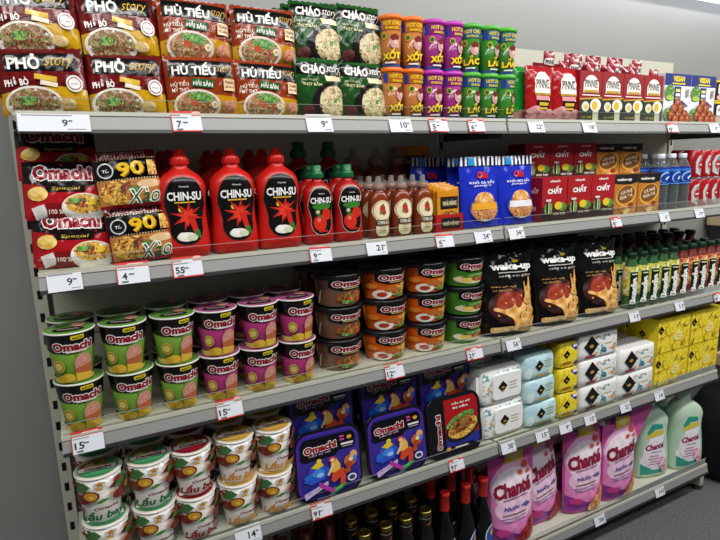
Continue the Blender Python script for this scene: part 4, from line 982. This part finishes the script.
# fabric softener pouches
def chante(flower, nm, seed, flap=False, lflap=False):
    root = empty('softener_pouch')
    xl = lambda t: -.86-.08*t if t < .84 else -.93+(t-.84)*5.0
    xr = (lambda t: .86+.1*t) if not flap else (lambda t: .86+.06*t+(2.6*max(0, t-.52) if t < .93 else 1.066-(t-.93)*9))
    if lflap: xl = lambda t: -.86-.06*t-(2.3*max(0, t-.55) if t < .93 else .874-(t-.93)*8)
    P = Pouch(.205, .36, .085, xl=xl, xr=xr, seed=seed, crink=.0014, topt=.03, pw=.7)
    mb = MB(); P.body(mb, mat('#d4529e', 'f')); A = P.art(mb)
    A.poly([(-.42, .02), (.42, .02), (.4, .3), (.42, .6), (.3, .82), (-.2, .82), (-.42, .6)], '#e588c0')
    A.poly([(-.43, .02), (.42, .02), (.1, .09), (-.43, .20)], '#8f3a96')
    A.ell(0, .58, .44, .24, '#efb4d8', rot=.12); A.ell(0, .57, .41, .19, '#f8e8f1', rot=.12); A.ell(.0, .37, .38, .13, '#f0c8e0', rot=.15)
    A.poly([(-.28, .86), (.22, .86), (.26, .97), (-.2, .97)], '#4a2a7a'); A.poly([(-.18, .80), (.2, .82), (.22, .92), (-.15, .93)], '#d9b33a'); A.ell(.02, .87, .13, .035, '#e9d27a')
    A.ell(.22, .77, .07, .035, '#cf4a3a'); A.ell(.12, .70, .05, .024, '#d9604a'); A.ell(.28, .70, .04, .02, '#d9604a')
    A.text('Chanté', -.03, .56, .72, .13, '#8a1638', .14, .12, .05)
    A.rect(0, .47, .5, .008, '#7a3a6a', .14); A.text('Nước giặt', .03, .38, .52, .05, '#2f3a86', .1, .2, .03); A.rect(-.04, .32, .46, .01, '#6b5a2a', .1); A.rect(-.06, .285, .5, .008, '#8a6a9a', .1); A.rect(-.06, .26, .44, .008, '#8a6a9a', .1); A.ell(-.26, .14, .12, .04, '#c8408a')
    A.ell(.24, .10, .17, .09, flower()); A.ell(.32, .2, .1, .06, flower()); A.ell(.1, .06, .12, .045, flower())
    mb.build('pouch', root)
    s = MB(); c = mat('#e4dce2', 'p')
    ring = []
    d = Vector((-.72, -.1, .68)).normalized(); u = d.orthogonal().normalized(); w = d.cross(u); o = Vector((-.093, 0, .318))
    for r_, l in ((.007, -.012), (.007, .006), (.011, .007), (.011, .022), (.009, .024)):
        ring.append([tuple(o+d*l+u*r_*math.cos(a*PI/8)+w*r_*math.sin(a*PI/8)) for a in range(16)])
    s.loft(ring, c)
    if not lflap: s.build('spout_cap', root)
    return root
ca = Proto(chante(F_ROSE, 'rose', 21), 'fabric softener pouch', 'pink fabric softener pouches'); cc = Proto(chante(F_PEACH, 'peach', 25), 'fabric softener pouch', 'pink fabric softener pouches'); cb = Proto(chante(F_PEACH, 'peach', 23, True), 'fabric softener pouch', 'pink fabric softener pouches')
ca.put(1.325, .07, z4, 'pink laundry pouch with red roses, leftmost beside the red necked bottles', -.12, -.10, .04)
cd = Proto(chante(F_ROSE, 'rose', 27, False, True), 'fabric softener pouch', 'pink fabric softener pouches')
cd.put(1.512, .105, z4, 'pink laundry pouch with red roses, second from left, partly hidden', .08, -.10, -.04)
cc.put(1.682, .07, z4, 'pink laundry pouch with orange flowers, third from left', -.12, -.10, .06)
cb.put(1.868, .062, z4, 'pink laundry pouch with orange flowers and wide folded top, fourth from left', -.02, -.03, .03)
for k, x in enumerate((1.31, 1.51, 1.69, 1.88)): (ca if k < 2 else cc).put(x, .21, z4, f'pink laundry pouch in the back row, {ORD[k]} of four', J(.1), -.06)
def softb():
    root = empty('softener_bottle')
    pts = [(0, .090, .045, 0), (.004, .096, .050, 0), (.05, .098, .052, 0), (.12, .092, .050, -.002), (.18, .086, .047, -.006), (.21, .088, .046, -.006), (.235, .090, .046, -.006), (.26, .080, .043, -.010), (.282, .058, .036, -.018), (.297, .032, .028, -.022), (.303, .028, .026, -.022)]
    prof = smooth_prof(pts); mb = MB(); gm = mat('#bdd8bd', 'p'); mb.sup(prof, gm, 3, 44)
    mb.build('bottle', root)
    lb = MB(); bmp = sup_map(prof, 3); A = Art(lb, lambda x, z, o: bmp(x-.016, z, o), .17, .30, 'g', .01)
    A.poly([(-.36, .06), (.42, .06), (.44, .3), (.30, .52), (.34, .68), (.22, .76), (-.1, .78), (-.28, .62), (-.40, .34)], '#f2f4f6')
    A.poly([(-.36, .06), (.42, .06), (.4, .12), (.0, .12), (-.38, .22)], '#3a9a8a'); A.poly([(-.29, .62), (-.1, .79), (.22, .77), (.28, .70), (.0, .7), (-.22, .58)], '#2f9a86')
    A.poly([(-.27, .58), (.3, .62), (.31, .69), (.0, .69), (-.24, .62)], '#d9c64a'); A.ell(.0, .36, .33, .2, '#f2e6ee')
    A.text('Chanté', .02, .46, .56, .075, '#8a1646', .08, .12, .05); A.rect(.06, .38, .34, .012, '#6a8aa0'); A.lines(0, .27, .36, .12, 4, '#b07a9a')
    A.ell(.28, .22, .12, .09, F_FLOW()); A.ell(.34, .13, .08, .05, F_FLOW())
    lb.build('label', root)
    c = MB(); c.lathe([(.0285, .298), (.029, .3), (.028, .335), (.025, .338), (.002, .338)], mat('#c4d8c8', 'p'), 28, (-.022, 0)); c.build('cap', root)
    return root
sf = Proto(softb(), 'fabric softener bottle', 'pale green softener bottles')
sf.put(2.125, .108, z4, 'pale green laundry bottle partly behind the pink pouch top, left of two', -.22, sc=(.87, 1, 1.02))
sf.put(2.312, .075, z4, 'pale green laundry bottle at the right end of the bottom shelf', -.2, sc=(.87, 1, 1.02))
for i, x in enumerate((2.09, 2.29)): sf.put(x+(.0 if i else .0), (.238, .2)[i], z4, f'pale green laundry bottle in the back row, {"left" if i==0 else "right"} one', .0)

# ------------------------------------------------------------------ price tags
TS = math.atan(.0295/.0115)
def price_tag(W, H, num, promo, wavy=False, cents=True):
    mb = MB(); th = .0006; wh = mat('#d6dadf', 'c'); mb.box(-W/2, W/2, 0, th, 0, H, wh)
    A = Art(mb, lambda x, z, o: (x, -o, z), W, H, 'c', d=.00015)
    top = .0
    if promo:
        A.rect(0, .88, 1, .24, '#c8281f'); A.rect(-.485, .45, .03, .9, '#c8281f')
        if wavy: A.ell(.0, .78, .2, .09, '#d6dadf'); A.rect(0, .03, 1, .06, '#c8281f'); A.ell(.35, .92, .14, .06, '#e8b0a8')
        else: A.rect(.1, .9, .5, .06, '#f0c8c0')
        A.text(num, -.26, .36, .17*max(1, len(num))/1.2, .3, '#26282c', bold=.02); A.rect(-.05, .44, .16, .06, '#5a5c60'); A.rect(-.26, .1, .2, .08, '#6a6c70')
        A.rect(-.2, .68, .5, .04, '#9a9ca0')
    else:
        dw = .0092/W; A.text(num, .14, .45, dw*len(num), .36, '#26282c', bold=.02); A.rect(.14+dw/2*len(num)+.08*.06/W, .56, .12*.06/W, .08, '#5a5c60')
        A.rect(-.1, .85, .7, .05, '#8a8c92'); A.rect(.3, .12, .26, .04, '#9a9ca0')
    return mb.build('price_tag')
tags = {0: [(.066, '9', 0, .122, .038), (.311, '7', 2, .062, .046), (.616, '9', 0, .066, .044), (.841, '10', 0, .066, .042), (.959, '5', 2, .06, .042), (1.086, '6', 2, .056, .042), (1.31, '22', 0, .062, .038), (1.535, '18', 0, .062, .038), (1.951, '42', 2, .06, .036), (2.199, '8', 0, .06, .036)],
        1: [(.048, '9', 0, .062, .04), (.175, '4', 1, .064, .046), (.287, '55', 2, .064, .046), (.605, '9', 1, .058, .042), (.764, '21', 0, .06, .042), (.98, '6', 1, .06, .042), (1.118, '24', 0, .062, .04), (1.245, '34', 0, .06, .04), (1.69, '42', 2, .05, .036), (1.947, '6', 0, .055, .036), (2.155, '19', 0, .055, .034)],
        2: [(.051, '15', 1, .062, .046), (.355, '15', 2, .062, .046), (.813, '12', 2, .06, .044), (1.093, '21', 2, .06, .04), (1.247, '56', 0, .058, .04), (1.822, '11', 0, .055, .038), (2.085, '11', 0, .055, .038), (2.333, '20', 2, .055, .036)],
        3: [(.378, '14', 0, .066, .044), (.579, '91', 2, .06, .044), (1.03, '91', 2, .056, .04), (1.239, '38', 0, .06, .042), (1.389, '15', 0, .058, .04), (1.497, '9', 0, .056, .038), (1.621, '15', 0, .056, .038), (1.809, '22', 0, .056, .038), (2.008, '14', 0, .056, .036)],
        4: [(1.709, '206', 0, .058, .038), (2.066, '141', 0, .058, .038)]}
SN = ['top', 'second', 'third', 'fourth', 'bottom']
for s, L in tags.items():
    for i, (x, num, pr, w, h) in enumerate(L):
        o = price_tag(w, h, num, bool(pr), pr == 2)
        o.location = (x, -.0052, ZB[s]+.004); o.rotation_euler = (-(PI/2-TS), random.uniform(-.02, .02), 0)
        tag(o, f'{"red topped" if pr else "plain white"} price tag reading {num} on the {SN[s]} shelf rail, {["first","second","third","fourth","fifth","sixth","seventh","eighth","ninth","tenth","eleventh"][i]} from left', 'price tag', 'price tags on the shelf rails')

# ------------------------------------------------------------------ room
def struct(o): o['kind'] = 'structure'; return o
def room_mat(name, c1, c2, scale, rough, bump=0, det=4):
    m = bpy.data.materials.new(name); m.use_nodes = True; nt = m.node_tree; b = nt.nodes['Principled BSDF']; b.inputs['Roughness'].default_value = rough
    n = nt.nodes.new('ShaderNodeTexNoise'); n.inputs['Scale'].default_value = scale; n.inputs['Detail'].default_value = det
    tc = nt.nodes.new('ShaderNodeTexCoord'); nt.links.new(tc.outputs['Object'], n.inputs['Vector'])
    r = nt.nodes.new('ShaderNodeValToRGB'); r.color_ramp.elements[0].position = .35; r.color_ramp.elements[1].position = .65; r.color_ramp.elements[0].color = lin(c1); r.color_ramp.elements[1].color = lin(c2)
    nt.links.new(n.outputs['Fac'], r.inputs['Fac']); nt.links.new(r.outputs['Color'], b.inputs['Base Color'])
    if bump:
        bp = nt.nodes.new('ShaderNodeBump'); bp.inputs['Strength'].default_value = bump; bp.inputs['Distance'].default_value = .004
        nt.links.new(n.outputs['Fac'], bp.inputs['Height']); nt.links.new(bp.outputs['Normal'], b.inputs['Normal'])
    return m
WY = .36
mb = MB(); mb.box(-1.6, 6, WY, WY+.1, -.05, 2.6, room_mat('painted_grey_wall', '#8b8c88', '#8e8f8b', 3, .4)); struct(mb.build('wall_back'))
mb = MB(); mb.box(-1.6, 6, -4, WY, -.05, 0, room_mat('grey_carpet', '#4c4e51', '#686a6d', 140, .95, .5, 6)); struct(mb.build('floor'))
mb = MB(); mb.box(-1.6, 6, -4, WY+.1, 2.6, 2.7, room_mat('white_ceiling', '#c8c8c8', '#cccccc', 3, .8)); struct(mb.build('ceiling'))
mb = MB(); mb.box(-1.7, -1.6, -4, WY+.1, -.05, 2.6, room_mat('side_wall_paint', '#8f9090', '#939494', 3, .7)); struct(mb.build('wall_left'))
# linear light fitted along the top of the wall
em = bpy.data.materials.new('lit_diffuser'); em.use_nodes = True; eb = em.node_tree.nodes['Principled BSDF']; eb.inputs['Emission Color'].default_value = lin('#eef4ff'); eb.inputs['Emission Strength'].default_value = 3.2
root = empty('linear_light'); root.location = (2.2, .25, 2.115); tag(root, 'long white linear light running along the top of the wall', 'ceiling light')
mb = MB(); mb.box(-2.6, 2.6, -.01, .1, .012, .05, mat('#d0d2d4', 'p')); mb.build('housing', root)
mb = MB(); mb.box(-2.59, 2.59, -.005, .095, 0, .012, em); mb.build('diffuser', root)

# black bags beside the shelf end
def lump(name, prof, m, label, loc, rz=0, extra=None):
    root = empty(name); root.location = loc; root.rotation_euler = (0, 0, rz); mb = MB(); mb.sup(smooth_prof(prof, 4), m, 3.2, 48); mb.build('bag_body', root)
    if extra: extra(root)
    tag(root, label, 'bag', 'black bags beside the shelving'); return root
bkm = mat('#15161a', 'm')
def bagx(root):
    s = MB(); z = mat('#2a2c30', 'p')
    s.sup([(.05, .13, .155), (.06, .15, .165), (.2, .15, .165), (.22, .12, .15)], bkm, 3, 40); s.build('front_pocket', root)
    t = MB()
    for i in range(13):
        a = PI*i/12; x, zz = .09*math.cos(a), .40+.09*math.sin(a)
        t.box(x-.018, x+.018, -.03, -.018, zz-.018, zz+.018, z)
    t.build('handle', root)
    u = MB(); u.box(-.16, .16, -.146, -.14, .24, .25, z); u.build('zip', root)
lump('backpack', [(0, .17, .11), (.02, .2, .14), (.15, .21, .145), (.3, .2, .135), (.38, .15, .1), (.42, .06, .05)], bkm, 'black backpack standing on the carpet beyond the shelf end', (2.70, .10, 0), .2, bagx)
lump('duffel_bag', [(0, .22, .11), (.03, .26, .14), (.18, .27, .15), (.28, .22, .11), (.3, .1, .05)], bkm, 'black soft duffel bag on the carpet right of the backpack', (3.25, -.05, 0), -.1)
# timber stand beyond the shelving
wd = room_mat('pale_timber', '#c9b184', '#d6c197', 8, .6)
root = empty('timber_stand'); root.location = (2.80, .2, 0); tag(root, 'pale timber display stand with black panels beyond the right shelving', 'display stand')
for q in (.44, .97, 1.12): mb = MB(); mb.box(0, .5, 0, .14, q, q+.06, wd, b=.003); mb.build('shelf_board', root)
mb = MB(); mb.box(.01, .49, .04, .13, .5, 1.12, mat('#22262c', 'p')); mb.build('panel', root)
mb = MB(); mb.box(.501, .54, .0, .14, 0, 1.3, wd); mb.build('side_post', root)

# ------------------------------------------------------------------ lights
def area(name, loc, rot, sx, sy, e, col=(1, 1, 1)):
    l = bpy.data.lights.new(name, 'AREA'); l.shape = 'RECTANGLE'; l.size = sx; l.size_y = sy; l.energy = e; l.color = col
    o = bpy.data.objects.new(name, l); o.location = loc; o.rotation_euler = rot; COL.objects.link(o); return o
area('ceiling_strip_near', (.55, -1.0, 2.55), (math.radians(20), 0, 0), 4.0, .2, 49, (1, .985, .96))
area('ceiling_strip_far', (3.6, -1.0, 2.55), (math.radians(20), 0, 0), 2.4, .2, 38, (1, .99, .97))
area('ceiling_strip_behind', (1.8, -1.75, 2.55), (math.radians(30), 0, 0), 4.4, .2, 22, (.97, .98, 1))
w = bpy.data.worlds.new('World'); SC.world = w; w.use_nodes = True
w.node_tree.nodes['Background'].inputs['Color'].default_value = (.8, .85, .9, 1); w.node_tree.nodes['Background'].inputs['Strength'].default_value = .14

# ------------------------------------------------------------------ camera
CP = (.0692, -1.2229, 1.4683); YAW, PIT, ROL, FPX = .4842, -.1962, -.0252, 549.8
cy, sy, cp_, sp_, cr, sr = math.cos(YAW), math.sin(YAW), math.cos(PIT), math.sin(PIT), math.cos(ROL), math.sin(ROL)
f = Vector((sy*cp_, cy*cp_, sp_)); rt = Vector((cy, -sy, 0)); up = rt.cross(f)
R2 = rt*cr+up*sr; U2 = -rt*sr+up*cr
cam = bpy.data.cameras.new('Camera'); cam.sensor_width = 36; cam.lens = FPX/720*36; cam.clip_start = .02
co = bpy.data.objects.new('Camera', cam); COL.objects.link(co)
co.matrix_world = Matrix(((R2.x, U2.x, -f.x, CP[0]), (R2.y, U2.y, -f.y, CP[1]), (R2.z, U2.z, -f.z, CP[2]), (0, 0, 0, 1)))
SC.camera = co
vs = SC.view_settings; vs.view_transform = 'Standard'; vs.look = 'None'; vs.exposure = -0.08; vs.gamma = 1; vs.use_curve_mapping = False
